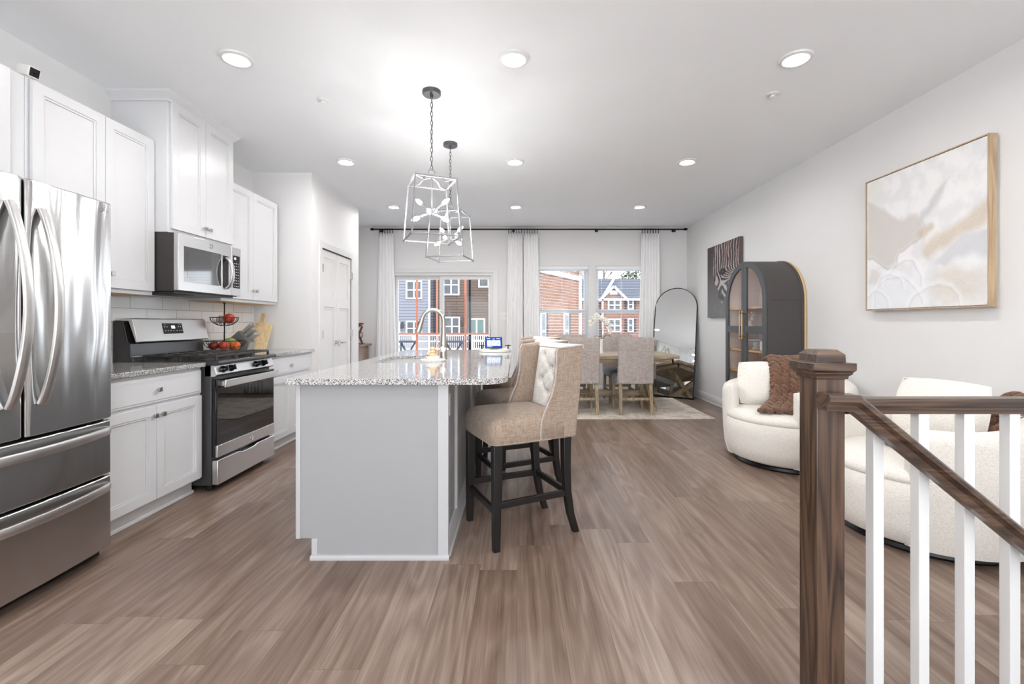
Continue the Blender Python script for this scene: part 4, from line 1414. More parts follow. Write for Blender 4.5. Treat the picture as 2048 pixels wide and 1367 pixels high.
# ------------------------------------------------------------------ lantern pendants
def lantern(x, y, yaw, zt, zb, label):
    t = thing('pendant_lantern', label, 'pendant light', (x, y, CEIL), group='open cage lantern pendants over the island')
    t['_wc'] = True
    c = Vector((x, y, 0))
    obj('canopy', B().lathe([(0, CEIL), (.064, CEIL), (.064, CEIL - .024), (.06, CEIL - .028), (.012, CEIL - .028), (.010, CEIL - .05), (0, CEIL - .05)], c, 28), 'gunmetal', t)
    ch = B()
    z = CEIL - .05
    zend = zt + .085
    n = int((z - zend) / .030)
    st = (z - zend) / n
    for k in range(n):
        zc = z - st * (k + .5)
        a = 0 if k % 2 else PI / 2
        loop = []
        for i in range(14):
            q = 2 * PI * i / 14
            w = .0085 * math.cos(q)
            loop.append((x + w * math.cos(a + .5), y + w * math.sin(a + .5), zc + (.0195) * math.sin(q)))
        ch.tube(loop, .0020, 5, True)
    ch.tube([(x + .006 * math.sin(k * 1.3), y + .006 * math.cos(k * 1.1), z - (z - zend) * k / 16) for k in range(17)], .0013, 5)
    obj('chain', ch, 'gunmetal', t, smooth=60)
    rotm = Matrix.Rotation(yaw, 3, 'Z')
    ht, hb_ = .140, .168
    def P(s1, s2, h, z):
        return c + rotm @ Vector((s1 * h, s2 * h, z))
    fr_ = B()
    w = .010
    cs = ((-1, -1), (1, -1), (1, 1), (-1, 1))
    for i in range(4):
        a, d_ = cs[i], cs[(i + 1) % 4]
        fr_.bar(P(*a, ht, zt), P(*d_, ht, zt), w, w)
        fr_.bar(P(*a, hb_, zb), P(*d_, hb_, zb), w, w)
        fr_.bar(P(*a, ht, zt + .008), P(*a, hb_, zb - .012), w, w, rotm @ Vector((1, 0, 0)))
    obj('cage_frame', fr_, 'lantern_metal', t, bevel=.001)
    ar = B()
    for a in cs:
        prof = [P(*a, ht * .97, zt), P(*a, ht * .55, zt - .002), P(*a, ht * .38, zt + .028), P(*a, ht * .06, zt + .036)]
        for p, q in zip(prof, prof[1:]):
            ar.bar(p, q, .012, .007)
    ar.cyl((x, y, zt + .03), (x, y, zt + .052), .012, n=12)
    ar.tube([(x + .022 * math.cos(q) * math.cos(yaw), y + .022 * math.cos(q) * math.sin(yaw), zt + .072 + .022 * math.sin(q)) for q in [2 * PI * i / 18 for i in range(18)]], .003, 6, True)
    obj('top_arms', ar, 'lantern_metal', t)
    zc = (zt + zb) / 2 - .015
    hub = B().cyl((x, y, zc), (x, y, zt + .035), .0045, n=8).lathe([(0, -.022), (.016, -.02), (.022, -.008), (.022, .008), (.016, .02), (0, .022)], (x, y, zc), 16)
    obj('hub', hub, 'lantern_metal', t)
    for ad, ed in ((0, 38), (166, 40), (-22, -28), (205, -26), (272, -8), (88, 20)):
        a, el = R(ad) + (yaw - R(23)) * .5, R(ed)
        d_ = Vector((math.cos(a) * math.cos(el), math.sin(a) * math.cos(el), math.sin(el)))
        h0 = Vector((x, y, zc))
        sk_ = obj('socket', B().cyl(h0 + d_ * .015, h0 + d_ * .098, .0085, n=10), 'lantern_metal', t)
        q = d_.to_track_quat('Z', 'Y').to_matrix()
        bl = B().lathe([(0, .096), (.0075, .096), (.0125, .110), (.0145, .122), (.0115, .140), (.005, .154), (0, .158)], h0, 12, q)
        obj('bulb', bl, 'bulb_glow', sk_, smooth=60)
lantern(-.60, 3.20, R(23), 2.18, 1.785, 'silver open cage lantern pendant above the sink, nearer the camera')
lantern(-.605, 4.13, R(-10), 2.18, 1.775, 'silver open cage lantern pendant farther along the island, partly behind the other')

# ------------------------------------------------------------------ bar stools
def make_stool(label):
    t = thing('bar_stool', label, 'bar stool', (0, 0, 0), group='tufted wingback bar stools at the island', wc=False)
    W = .235
    # seat: crowned cushion
    n = 12
    def seat_fn():
        rings = []
        for z, e in ((.555, .004), (.56, 0), (.64, 0), (.672, .012), (.692, .04), (.702, .09), (.705, .15)):
            rings.append([(x, y, z) for x, y in rounded(-W + e, W - e, -.20 + e, .27 - e, max(.045 - e * .2, .02), 4)])
        return B().loft(rings)
    obj('seat', seat_fn(), 'burlap_tan', t, smooth=60)
    obj('seat_piping', B().tube([(x, y, .558) for x, y in rounded(-W - .001, W + .001, -.10, .271, .045, 5)], .004, 6, True), 'burlap_tan', t)
    # wings (outer sides) and back
    def wing_poly():
        pts = [(-.235, .555), (-.015, .555)]
        fr_ = [(-.012, .60), (-.02, .66), (-.05, .73), (-.085, .80), (-.105, .88), (-.112, .96), (-.112, 1.03), (-.125, 1.052)]
        back = [(-.285, 1.064), (-.262, .80)]
        return pts + fr_ + back
    for s_ in (-1, 1):
        a, c = (s_ * W, s_ * (W - .035))
        obj('wing', B().prism(wing_poly(), min(a, c), max(a, c), 'yz'), 'burlap_tan', t, bevel=.010, seg=3)
        path = [(y, z) for y, z in wing_poly()[1:]][:9]
        obj('wing_piping', B().tube([(s_ * (W - .003), y + .003, z) for y, z in path] + [(s_ * (W - .003), -.285, 1.067)], .0055, 6), 'linen_grey', t, smooth=60)
    bk = B()
    prof = [(-.235, .555), (-.20, .555), (-.225, .80), (-.245, 1.05), (-.285, 1.066), (-.285, 1.055), (-.262, .80)]
    obj('back_shell', B().prism(prof, -W + .02, W - .02, 'yz'), 'burlap_tan', t, bevel=.006)
    btn = [(-.105, .98), (.105, .98), (0, .90), (-.105, .82), (.105, .82), (0, .975 + .06), (0, .745)]
    btn = [(-.10, .99), (.10, .99), (0, .915), (-.10, .84), (.10, .84), (0, .765)]
    def tuft(u, v):
        x = (-W + .036) + (2 * W - .072) * u
        z = .69 + (1.050 - .69) * v
        yb = -.205 - .055 * (z - .69) / .36
        d = .034
        for bx, bz in btn:
            q = ((x - bx) ** 2 + (z - bz) ** 2)
            d -= .030 * math.exp(-q / (.022 ** 2))
        for (ax_, az), (cx_, cz) in (((-.10, .99), (0, .915)), ((.10, .99), (0, .915)), ((-.10, .84), (0, .915)), ((.10, .84), (0, .915)), ((-.10, .84), (0, .765)), ((.10, .84), (0, .765))):
            A, Bv, P_ = Vector((ax_, az)), Vector((cx_, cz)), Vector((x, z))
            k = max(0, min(1, (P_ - A).dot(Bv - A) / (Bv - A).length_squared))
            d -= .011 * math.exp(-((P_ - A.lerp(Bv, k)).length / .012) ** 2)
        edge = min(u, 1 - u, 1 - v)
        d -= .03 * math.exp(-edge / .05)
        return (x, yb + .012 + d, z)
    obj('tufted_back', B().grid(tuft, 36, 34), 'linen_pale', t, smooth=80, solid=.004)
    top = B().loft([[(x, y, z) for y, z in ((-.288, 1.050), (-.288, 1.064), (-.275, 1.070), (-.245, 1.064), (-.225, 1.045))] for x in (-W + .004, W - .004)])
    obj('top_edge', top, 'linen_pale', t, smooth=60)
    for bx, bz in btn:
        yb = -.205 - .055 * (bz - .69) / .36
        obj('button', B().ball((bx, yb + .018, bz), (.012, .006, .012), 12, 6), 'linen_pale', t)
    # legs
    legs = B
    for s_ in (-1, 1):
        obj('front_leg', B().bar((s_ * .205, .235, .557), (s_ * .208, .24, 0), .05, .05, (1, 0, 0), .036, .036), 'black_leg', t, bevel=.003)
        rl = B()
        pts = [(-.19, .557), (-.192, .40), (-.20, .25), (-.225, .11), (-.262, 0)]
        rings = []
        for i, (y, z) in enumerate(pts):
            w_ = .048 - .014 * i / 4
            h_ = .046 - .010 * i / 4
            x = s_ * (.195 - .012 * i / 4)
            rings.append([(x - h_ / 2, y - w_ / 2, z), (x + h_ / 2, y - w_ / 2, z), (x + h_ / 2, y + w_ / 2, z), (x - h_ / 2, y + w_ / 2, z)])
        obj('rear_leg', rl.loft(rings), 'black_leg', t, bevel=.003, smooth=50)
        obj('stretcher', B().bar((s_ * .206, .225, .235), (s_ * .192, -.20, .235), .022, .034, (1, 0, 0)), 'black_leg', t, bevel=.002)
    obj('stretcher', B().bar((-.20, .237, .20), (.20, .237, .20), .022, .034, (0, 1, 0)), 'black_leg', t, bevel=.002)
    obj('stretcher', B().bar((-.19, -.20, .24), (.19, -.20, .24), .022, .034, (0, 1, 0)), 'black_leg', t, bevel=.002)
    return t
s1 = make_stool('tan wingback bar stool nearest the camera, fully in view beside the island')
s1.location = (.02, 2.665, 0)
s1.rotation_euler = (0, 0, R(115))
dup(s1, (.012, 3.32, 0), R(114), 'tan wingback bar stool in the middle, its wings rising behind the nearest stool')
dup(s1, (.02, 3.97, 0), R(114), 'tan wingback bar stool farthest along the island, closest to the smart display')

# ------------------------------------------------------------------ dining set
tag(obj('area_rug', B().prism(rounded(-.75, 2.46, 5.64, 7.22, .01, 2), 0, .009, 'xy'), 'distressed_rug'),
    'faded beige and grey area rug under the dining table', 'rug')
RZ = .009
TCX, TCY = 1.20, 6.50
tb = thing('dining_table', 'pale ash dining table with X-shaped trestle ends on the rug', 'dining table', (TCX, TCY, RZ))
tx0, tx1, ty0, ty1 = .25, 2.165, 6.05, 6.95
top = B()
for i in range(5):
    a = ty0 + (ty1 - ty0) * i / 5
    top.box(tx0 + .09, tx1 - .09, a + .0008, a + (ty1 - ty0) / 5 - .0008, .715, .762)
top.box(tx0, tx0 + .089, ty0, ty1, .715, .762).box(tx1 - .089, tx1, ty0, ty1, .715, .762)
obj('tabletop', top, 'ash_wood_x', tb, bevel=.004)
ap = B().box(tx0 + .05, tx1 - .06, ty0 + .06, ty0 + .085, .655, .715).box(tx0 + .05, tx1 - .06, ty1 - .085, ty1 - .06, .655, .715)
ap.box(tx0 + .05, tx0 + .075, ty0 + .06, ty1 - .06, .655, .715).box(tx1 - .085, tx1 - .06, ty0 + .06, ty1 - .06, .655, .715)
obj('apron', ap, 'ash_wood_x', tb, bevel=.002)
for x in (tx0 + .33, tx1 - .33):
    lg = B()
    lg.bar((x, ty0 + .12, .66), (x, ty1 - .12, .10), .07, .075, (1, 0, 0)).bar((x, ty1 - .12, .66), (x, ty0 + .12, .10), .069, .075, (1, 0, 0))
    obj('trestle_leg', lg, 'ash_wood_z', tb, bevel=.003)
    obj('trestle_foot', B().prism([(ty0 + .06, RZ), (ty1 - .06, RZ), (ty1 - .06, RZ + .05), (ty1 - .12, RZ + .10), (ty0 + .12, RZ + .10), (ty0 + .06, RZ + .05)], x - .05, x + .05, 'yz'), 'ash_wood_z', tb, bevel=.003)
obj('stretcher', B().box(tx0 + .33, tx1 - .33, TCY - .035, TCY + .035, .16, .24), 'ash_wood_x', tb, bevel=.003)

def make_chair(label):
    """local frame: the seat opens towards +y, back at -y"""
    t = thing('dining_chair', label, 'dining chair', (0, 0, 0), group='grey linen dining chairs with nailhead trim', wc=False)
    W = .226
    def lean(z):
        return -.205 - .055 * max(0, z - .45) / .55
    rings = []
    for z in (.395, .40, .55, .75, .93, .985, 1.0):
        e = .008 if z in (.395, 1.0) else (.002 if z > .98 else 0)
        y0 = lean(z)
        rings.append([(x, y, z) for x, y in rounded(-W + e, W - e, y0 - .045 + e, y0 + .045 - e, .018, 3)])
    obj('backrest', B().loft(rings), 'linen_grey', t, smooth=50)
    rings = []
    for z, e in ((.385, .006), (.39, 0), (.45, 0), (.475, .012), (.49, .05), (.494, .1)):
        rings.append([(x, y, z) for x, y in rounded(-W + .004 + e, W - .004 - e, -.19 + e, .26 - e, .04, 4)])
    obj('seat', B().loft(rings), 'velvet_grey', t, smooth=60)
    nh = B()
    ptsn = []
    for i in range(19):
        ptsn.append((-W + .012 + (2 * W - .024) * i / 18, lean(.408) - .047, .408))
    for i in range(26):
        z = .42 + .56 * i / 25
        for s_ in (-1, 1):
            ptsn.append((s_ * (W + .0005), lean(z) - .032, z))
    for i in range(19):
        ptsn.append((-W + .012 + (2 * W - .024) * i / 18, lean(1.0) - .03, 1.001))
    for p in ptsn:
        nh.ball(p, .0048, 6, 4)
    obj('nailhead_trim', nh, 'nickel', t, smooth=60)
    for s_ in (-1, 1):
        obj('front_leg', B().bar((s_ * .195, .215, .39), (s_ * .195, .215, 0), .045, .045, (1, 0, 0), .036, .036), 'ash_wood_z', t, bevel=.002)
        obj('rear_leg', B().bar((s_ * .195, -.205, .40), (s_ * .198, -.255, 0), .042, .045, (1, 0, 0), .036, .038), 'ash_wood_z', t, bevel=.002)
        obj('stretcher', B().bar((s_ * .196, .21, .17), (s_ * .196, -.235, .17), .02, .03, (1, 0, 0)), 'ash_wood_z', t, bevel=.002)
    obj('stretcher', B().bar((-.19, -.23, .20), (.19, -.23, .20), .02, .034, (0, 1, 0)), 'ash_wood_z', t, bevel=.002)
    return t
c1 = make_chair('grey linen dining chair with its back to the camera, nearest the arched mirror')
CZ = RZ + .0022
c1.location = (1.535, 6.11, CZ)
dup(c1, (.835, 6.11, CZ), 0, 'grey linen dining chair with its back to the camera, partly behind the bar stools')
dup(c1, (1.575, 6.93, CZ), R(180), 'grey linen dining chair on the window side of the table, below the gabled house view')
dup(c1, (.865, 6.93, CZ), R(180), 'grey linen dining chair on the window side of the table, below the brick wall view')

# orchid
OX, OY, OZ = 1.205, 6.50, .762
oc = thing('potted_orchid', 'white orchid in a slim white vase on the dining table', 'plant', (OX, OY, OZ))
obj('vase', B().lathe([(0, 0), (.035, 0), (.03, .02), (.022, .09), (.024, .16), (.032, .20), (.028, .205), (.02, .15), (0, .15)], (OX, OY, OZ), 20), 'white_ceramic', oc)
obj('leaf', B().grid(lambda u, v: (OX + .01 + .12 * u, OY - .02 + .035 * (v - .5) * math.sin(PI * min(1, u * .9 + .08)) * 2, OZ + .20 + .06 * math.sin(u * 2.6)), 10, 4), 'green_stem', oc, smooth=80, solid=.003)
obj('leaf', B().grid(lambda u, v: (OX - .01 - .10 * u, OY + .02 + .035 * (v - .5) * math.sin(PI * min(1, u * .9 + .08)) * 2, OZ + .20 + .05 * math.sin(u * 2.6)), 10, 4), 'green_stem', oc, smooth=80, solid=.003)
def stem(pts):
    obj('stem', B().tube(pts, .003, 6), 'green_stem', oc)
st1 = [(OX, OY, OZ + .15), (OX + .005, OY, OZ + .36), (OX - .005, OY, OZ + .49), (OX - .05, OY, OZ + .53), (OX - .11, OY - .01, OZ + .49), (OX - .15, OY - .01, OZ + .44), (OX - .165, OY - .01, OZ + .40)]
st2 = [(OX, OY, OZ + .15), (OX + .01, OY, OZ + .33), (OX + .025, OY, OZ + .44), (OX + .06, OY - .01, OZ + .47), (OX + .09, OY - .01, OZ + .42), (OX + .11, OY - .01, OZ + .35), (OX + .115, OY - .01, OZ + .30)]
stem(st1)
stem(st2)
def blossom(c, s, seed):
    rnd = random.Random(seed)
    rot = Matrix.Rotation(rnd.uniform(-.5, .5), 3, 'Z') @ Matrix.Rotation(rnd.uniform(-.5, .3), 3, 'X') @ Matrix.Rotation(rnd.uniform(-.3, .3), 3, 'Y')
    b = B()
    for k in range(5):
        a = PI / 2 + 2 * PI * k / 5
        w = .62 if k in (1, 4) else .42
        def fn(u, v, a=a, w=w):
            r = s * u
            ww = s * w * math.sin(PI * (u * .86 + .08)) * (v - .5) * 1.5
            p = Vector((math.cos(a) * r - math.sin(a) * ww, -.010 * math.sin(u * 2.5) * (1 if k % 2 else .5), math.sin(a) * r + math.cos(a) * ww))
            return Vector(c) + rot @ p
        b.grid(fn, 5, 3)
    o = obj('blossom', b, 'white_petal', oc, smooth=80, solid=.0015)
    obj('blossom_centre', B().ball(Vector(c) + rot @ Vector((0, -.010, -.002)), s * .10, 8, 5), 'petal_centre', o)
k = 0
for pts in (st1[2:], st2[3:]):
    for i, p in enumerate(pts):
        for dxy in ((-.018, .012), (.022, -.016)) if i < len(pts) - 1 else ((0, 0),):
            k += 1
            blossom((p[0] + dxy[0], p[1] - .02, p[2] + dxy[1]), .040 if i < len(pts) - 2 else .030, k)

# ------------------------------------------------------------------ arched floor mirror leaning in the corner
mc = Vector((2.46, 7.26, 0))
wd = Vector((.82, -.57, 0)).normalized()
nn = Vector((.57, .82, 0)).normalized()
am = thing('floor_mirror', 'tall arched floor mirror with a thin black frame leaning in the back corner', 'mirror', (mc.x, mc.y, 0))
MH, MW_, LEAN = 1.80, .34, .33
def mp(a, h, dpt=0.0):
    sl = Vector((nn.x * LEAN, nn.y * LEAN, MH)).normalized()
    nr = sl.cross(wd).normalized()
    if nr.y > 0:
        nr = -nr
    return mc + wd * a + sl * h + nr * dpt
def arch_path(w, h):
    r = w
    return [(w, 0.012)] + [(r * math.cos(R(q)), h - r + r * math.sin(R(q))) for q in range(0, 181, 6)] + [(-w, 0.012)]
ol = arch_path(MW_, MH)
gl = B()
k = len(ol)
gl.v = [tuple(mp(a, h, .004)) for a, h in ol] + [tuple(mp(a, h, -.004)) for a, h in ol]
gl.f = [tuple(range(k)), tuple(range(2 * k - 1, k - 1, -1))] + [(i, (i + 1) % k, k + (i + 1) % k, k + i) for i in range(k)]
obj('glass', gl, 'mirror_glass', am, smooth=0)
il = arch_path(MW_ - .009, MH - .009)
fr_ = B()
rings = []
for (a, h), (a2, h2) in zip(ol, il):
    rings.append([mp(a, h, .014), mp(a2, h2, .014), mp(a2, h2, -.014), mp(a, h, -.014)])
fr_.loft(rings)
fr_.bar(mp(-MW_, .010), mp(MW_, .010), .02, .028)
obj('frame', fr_, 'black_metal', am)

# ------------------------------------------------------------------ paintings on the right wall (x decreases away from the wall)
def seg_d(p, a, b_):
    ax, ay = a
    bx, by = b_
    dx, dy = bx - ax, by - ay
    k = max(0, min(1, ((p[0] - ax) * dx + (p[1] - ay) * dy) / (dx * dx + dy * dy)))
    return math.hypot(p[0] - ax - k * dx, p[1] - ay - k * dy)
def fbm(x, y, s, o=4, z=0.0):
    return mnoise.fractal(Vector((x * s, y * s, z)), 1.0, 2.0, o)
def sm(e0, e1, x):
    k = max(0, min(1, (x - e0) / (e1 - e0)))
    return k * k * (3 - 2 * k)
def lerp3(a, b_, k):
    return tuple(x + (y - x) * k for x, y in zip(a, b_))
def inside(p, poly):
    c = False
    n = len(poly)
    for i in range(n):
        (x0, y0), (x1, y1) = poly[i], poly[(i + 1) % n]
        if (y0 > p[1]) != (y1 > p[1]) and p[0] < (x1 - x0) * (p[1] - y0) / (y1 - y0) + x0:
            c = not c
    return c
def sd_poly(p, poly):
    d = min(seg_d(p, poly[i], poly[(i + 1) % len(poly)]) for i in range(len(poly)))
    return d if inside(p, poly) else -d

def abstract(u, v):
    """u from the far edge (0) to the near edge (1), v from top (0) to bottom (1)"""
    wu = u + .035 * fbm(u, v, 5, 4, 3.1)
    wv = v + .035 * fbm(u, v, 5, 4, 8.7)
    p = (wu, wv)
    n = fbm(u, v, 9, 5, 1.0)
    spk = mnoise.noise(Vector((u * 150, v * 150, 0)))
    col = lerp3((232, 231, 231), (222, 221, 222), sm(-.4, .5, n))
    col = lerp3(col, (226, 229, 235), .8 * sm(.62, .85, wv) * sm(.75, .3, wu))
    g = sd_poly(p, [(0, .13), (.14, .19), (.26, .31), (.36, .35), (.50, .34), (.56, .44), (.52, .54), (.41, .56), (.34, .60), (.29, .68), (.20, .70), (.10, .66), (0, .58)])
    col = lerp3(col, (203, 198, 194), .9 * sm(-.012, .03, g))
    col = lerp3(col, (176, 170, 166), .55 * sm(.014, .0, abs(g)) * sm(.25, .6, wv))
    g = sd_poly(p, [(.73, .17), (.66, .30), (.57, .38), (.47, .46), (.53, .33), (.62, .24)])
    col = lerp3(col, (198, 196, 196), .8 * sm(-.015, .03, g))
    d = seg_d(p, (.58, .62), (1.0, .44)) - .025
    k = sm(.06, -.01, d) * (.55 + .5 * spk)
    col = lerp3(col, (196, 178, 154), max(0, min(1, k)))
    d = seg_d(p, (.54, .50), (.60, .47)) - .012
    col = lerp3(col, (192, 172, 146), max(0, min(1, sm(.05, 0, d) * (.55 + .5 * spk))))
    g = sd_poly(p, [(.62, .72), (.72, .62), (.84, .55), (1.02, .53), (1.02, .72), (.85, .70), (.72, .75)])
    col = lerp3(col, (204, 205, 209), .85 * sm(-.012, .03, g))
    d = math.hypot((wu - .80) / .26, (wv - .86) / .17)
    k = sm(1.05, .3, d) * (.55 + .6 * spk)
    col = lerp3(col, (206, 196, 182), max(0, min(.9, k)))
    d = math.hypot((wu - .88) / .16, (wv - .73) / .07)
    col = lerp3(col, (236, 236, 238), sm(1.0, .3, d) * max(0, .5 + .7 * spk))
    d = math.hypot((wu - .04) / .20, (wv - .06) / .10)
    col = lerp3(col, (212, 210, 200), max(0, sm(1.1, .2, d) * (.5 + .7 * spk)))
    g = sd_poly(p, [(0, .66), (.10, .72), (.20, .76), (.12, .82), (0, .82)])
    col = lerp3(col, (214, 209, 206), .8 * sm(-.01, .03, g))
    for cx, cy, r in ((.30, .98, .22), (.36, .84, .17), (.24, .86, .12), (.62, 1.05, .20), (.10, 1.0, .12)):
        q = math.hypot(wu - cx, wv - cy) - r
        if wv < cy:
            col = lerp3(col, (196, 195, 197), .32 * sm(.012, 0, abs(q)))
            col = lerp3(col, (238, 239, 242), .5 * sm(.05, .012, q) * sm(0, .012, q))
    return col

def zebra(u, v):
    n = fbm(u, v, 7, 4, 2.0)
    fine = mnoise.noise(Vector((u * 120, v * 30, 0)))
    bgc = lerp3((82, 70, 72), (112, 112, 112), sm(.15, .95, v))
    bgc = lerp3(bgc, (60, 50, 52), .5 * sm(.6, .0, v) * sm(.5, .0, u))
    wu = u + .02 * n
    left = .25 - .06 * math.sin(v * 5.5) + .16 * sm(.45, .85, v)
    right = .98 - .50 * sm(.42, .85, v)
    m = sm(left - .012, left + .03, wu) * sm(right + .03, right - .05, wu) * sm(.98, .78, v + .05 * fine)
    up = 13.0 * (wu + .14 * math.sin(2.6 * v + .6) * (wu - .45) + .03 * fbm(u, v, 4, 2, 5.0))
    lowp = 8.0 * (v - .62 * abs(wu - .47) + .05 * fbm(u, v, 5, 3, 9.0))
    k = sm(.36, .56, v)
    ph = up * (1 - k) + lowp * k
    s = .5 + .5 * math.sin(2 * PI * ph)
    s = sm(.42, .80, s + .16 * fine + .25 * n)
    lit = lerp3((178, 164, 161), (184, 184, 184), sm(.3, .7, v))
    lit = lerp3(lit, (150, 122, 112), .55 * sm(.35, .0, v) * sm(.4, .7, u))
    drk = (58, 48, 50) if v < .5 else (78, 76, 76)
    col = lerp3(bgc, lerp3(drk, lit, s), m)
    # eye
    ex, ey = (u - .50) / .075, (v - .385) / .035
    q = math.hypot(ex, ey)
    col = lerp3(col, (30, 24, 25), sm(1.5, .9, q))
    col = lerp3(col, (120, 104, 100), sm(.5, .2, q) * .7)
    # nose
    q = math.hypot((u - .43) / .07, (v - .70) / .06)
    col = lerp3(col, (74, 72, 72), .8 * sm(1.2, .6, q))
    # drips below
    if fine > .45 and .78 < v < .95 and .2 < u < .55:
        col = lerp3(col, (190, 190, 190), .5)
    return col

def canvas(name, label, y0, y1, z0, z1, xw, depth, fn, mat, frame, nu, nv):
    """y0 = near edge, y1 = far edge"""
    t = thing(name, label, 'painting', (xw, (y0 + y1) / 2, z0))
    xf = xw - depth
    me_b = B().grid(lambda a, c: (xf, y1 + (y0 - y1) * a, z1 + (z0 - z1) * c), nu, nv)
    o = obj('canvas_face', me_b, mat, t, smooth=0)
    at = o.data.color_attributes.new('paint', 'FLOAT_COLOR', 'POINT')
    buf = []
    for i in range(nu + 1):
        for j in range(nv + 1):
            buf += srgb(*fn(i / nu, j / nv))
    at.data.foreach_set('color', buf)
    obj('stretcher', B().box(xf + .0008, xw - .002, y0 + .002, y1 - .002, z0 + .002, z1 - .002), 'canvas_edge' if not frame else 'cabinet_white', t)
    if frame:
        e = .012
        f = B().prism([[(y0 - e, z0 - e), (y1 + e, z0 - e), (y1 + e, z1 + e), (y0 - e, z1 + e)],
                       [(y0 - .004, z0 - .004), (y1 + .004, z0 - .004), (y1 + .004, z1 + .004), (y0 - .004, z1 + .004)]], xf - .004, xw - .012, 'yz')
        obj('frame', f, 'pale_frame_wood', t)
    return t
canvas('abstract_painting', 'large white and grey abstract painting in a pale wood frame', 2.748, 3.692, 1.302, 2.322, XR, .060, abstract, 'abstract_paint', True, 150, 160)
canvas('zebra_painting', 'dark unframed canvas of a zebra face behind the arched cabinet', 5.83, 6.83, 1.27, 2.307, XR, .04, zebra, 'zebra_print', False, 130, 135)

# ------------------------------------------------------------------ arched display cabinet
AX, AY0, AY1, SPR = 2.485, 4.552, 5.425, 1.425
YC, RR = (AY0 + AY1) / 2, (AY1 - AY0) / 2
ac = thing('arched_cabinet', 'charcoal arched display cabinet with two glass doors', 'cabinet', (2.69, YC, 0))
def arch2(r, zb, n=30):
    return [(YC + r, zb)] + arc(YC, SPR, r, 0, 180, n) + [(YC - r, zb)]
o_, i_ = arch2(RR, .06), arch2(RR - .025, .085)
sh = B().prism([o_, i_], AX + .022, 2.868, 'yz')
obj('shell', sh, 'charcoal_side', ac, smooth=40)
o2, i2 = arch2(RR + .006, .055), arch2(RR - .02, .09)
obj('rear_rim', B().prism([o2, i2], 2.845, 2.872, 'yz'), 'charcoal_side', ac, bevel=.003)
obj('side_groove', B().box(AX + .06, 2.84, AY0 - .0015, AY0 + .002, SPR - .003, SPR + .001), 'black_plastic', ac)
obj('back_panel', B().prism(arch2(RR + .004, .05), 2.873, 2.893, 'yz'), 'raw_plywood', ac)
obj('inner_back', B().prism(arch2(RR - .028, .09), 2.862, 2.8725, 'yz'), 'cabinet_inside', ac)
obj('inner_lining', B().prism([arch2(RR - .0255, .086), arch2(RR - .028, .088)], AX + .024, 2.862, 'yz'), 'cabinet_inside', ac)
for z in (.66, .90, 1.125, 1.365):
    obj('shelf', B().box(AX + .03, 2.861, AY0 + .029, AY1 - .029, z - .02, z), 'shelf_wood', ac, bevel=.001)
obj('plinth', B().box(AX + .04, 2.87, AY0 + .03, AY1 - .03, 0, .06), 'charcoal_cabinet', ac)
for sgn in (-1, 1):
    def YY(d):
        return YC + sgn * d
    outl = [(YY(.0015), .07), (YY(RR), .07), (YY(RR), SPR)] + [(YC + sgn * RR * math.cos(R(a)), SPR + RR * math.sin(R(a))) for a in range(3, 90, 3)] + [(YY(.0015), SPR + RR)]
    ri = RR - .062
    a_end = math.degrees(math.acos(.055 / ri))
    up = [(YY(.055), 1.16), (YY(ri), 1.16), (YY(ri), SPR)] + [(YC + sgn * ri * math.cos(R(a_end * q / 24)), SPR + ri * math.sin(R(a_end * q / 24))) for q in range(1, 25)]
    lo = [(YY(.055), .45), (YY(ri), .45), (YY(ri), 1.085), (YY(.055), 1.085)]
    dd = B().prism([outl, up, lo], AX, AX + .021, 'yz')
    side = 'near' if sgn < 0 else 'far'
    dr_ = obj('door', dd, 'charcoal_cabinet', ac, bevel=.0025)
    def grow(lp, e):
        cx_, cz_ = sum(p[0] for p in lp) / len(lp), sum(p[1] for p in lp) / len(lp)
        return [(p[0] + (e if p[0] > cx_ else -e), p[1] + (e if p[1] > cz_ else -e)) for p in lp]
    for lp in (up, lo):
        obj('pane', B().prism(grow(lp, .004), AX + .011, AX + .014, 'yz'), 'cabinet_glass', dr_, smooth=0)
    y = YY(.028)
    hh = B().cyl((AX - .034, y, 1.02), (AX - .034, y, 1.325), .0055, n=10)
    for z in (1.045, 1.30):
        hh.cyl((AX, y, z), (AX - .04, y, z), .009, n=12)
    obj('handle', hh, 'gold', dr_)
def shelf_item(name, label, cat, c, prof, m):
    b = B().lathe(prof, c, 20)
    return tag(obj(name, b, m), label, cat)
shelf_item('vase', 'small white vase behind the upper glass of the arched cabinet', 'vase', (2.66, 5.20, 1.126), [(0, 0), (.035, 0), (.045, .03), (.03, .075), (.034, .09), (0, .088)], 'white_ceramic')
fl = B()
rnd = random.Random(5)
for k in range(9):
    a, h = rnd.random() * 6.28, rnd.uniform(.10, .19)
    q = (2.66 + .05 * math.cos(a) * h * 5, 5.20 + .06 * math.sin(a) * h * 5, 1.126 + h)
    fl.tube([(2.66, 5.20, 1.21), q], .0016, 5)
    fl.ball(q, .016, 8, 5)
tag(obj('dried_flowers', fl, 'white_petal'), 'white dried blossoms standing in the small cabinet vase', 'flowers')
shelf_item('pedestal_bowl', 'white pedestal bowl on the shelf behind the lower cabinet glass', 'bowl', (2.66, 5.06, .901), [(0, 0), (.05, 0), (.045, .01), (.03, .03), (.035, .08), (.11, .10), (.115, .115), (.0, .112)], 'white_ceramic')
tag(obj('box', B().box(2.58, 2.72, 4.70, 4.84, .901, 1.0), 'white_ceramic', bevel=.004), 'pale square box on the shelf at the near end of the arched cabinet', 'box')

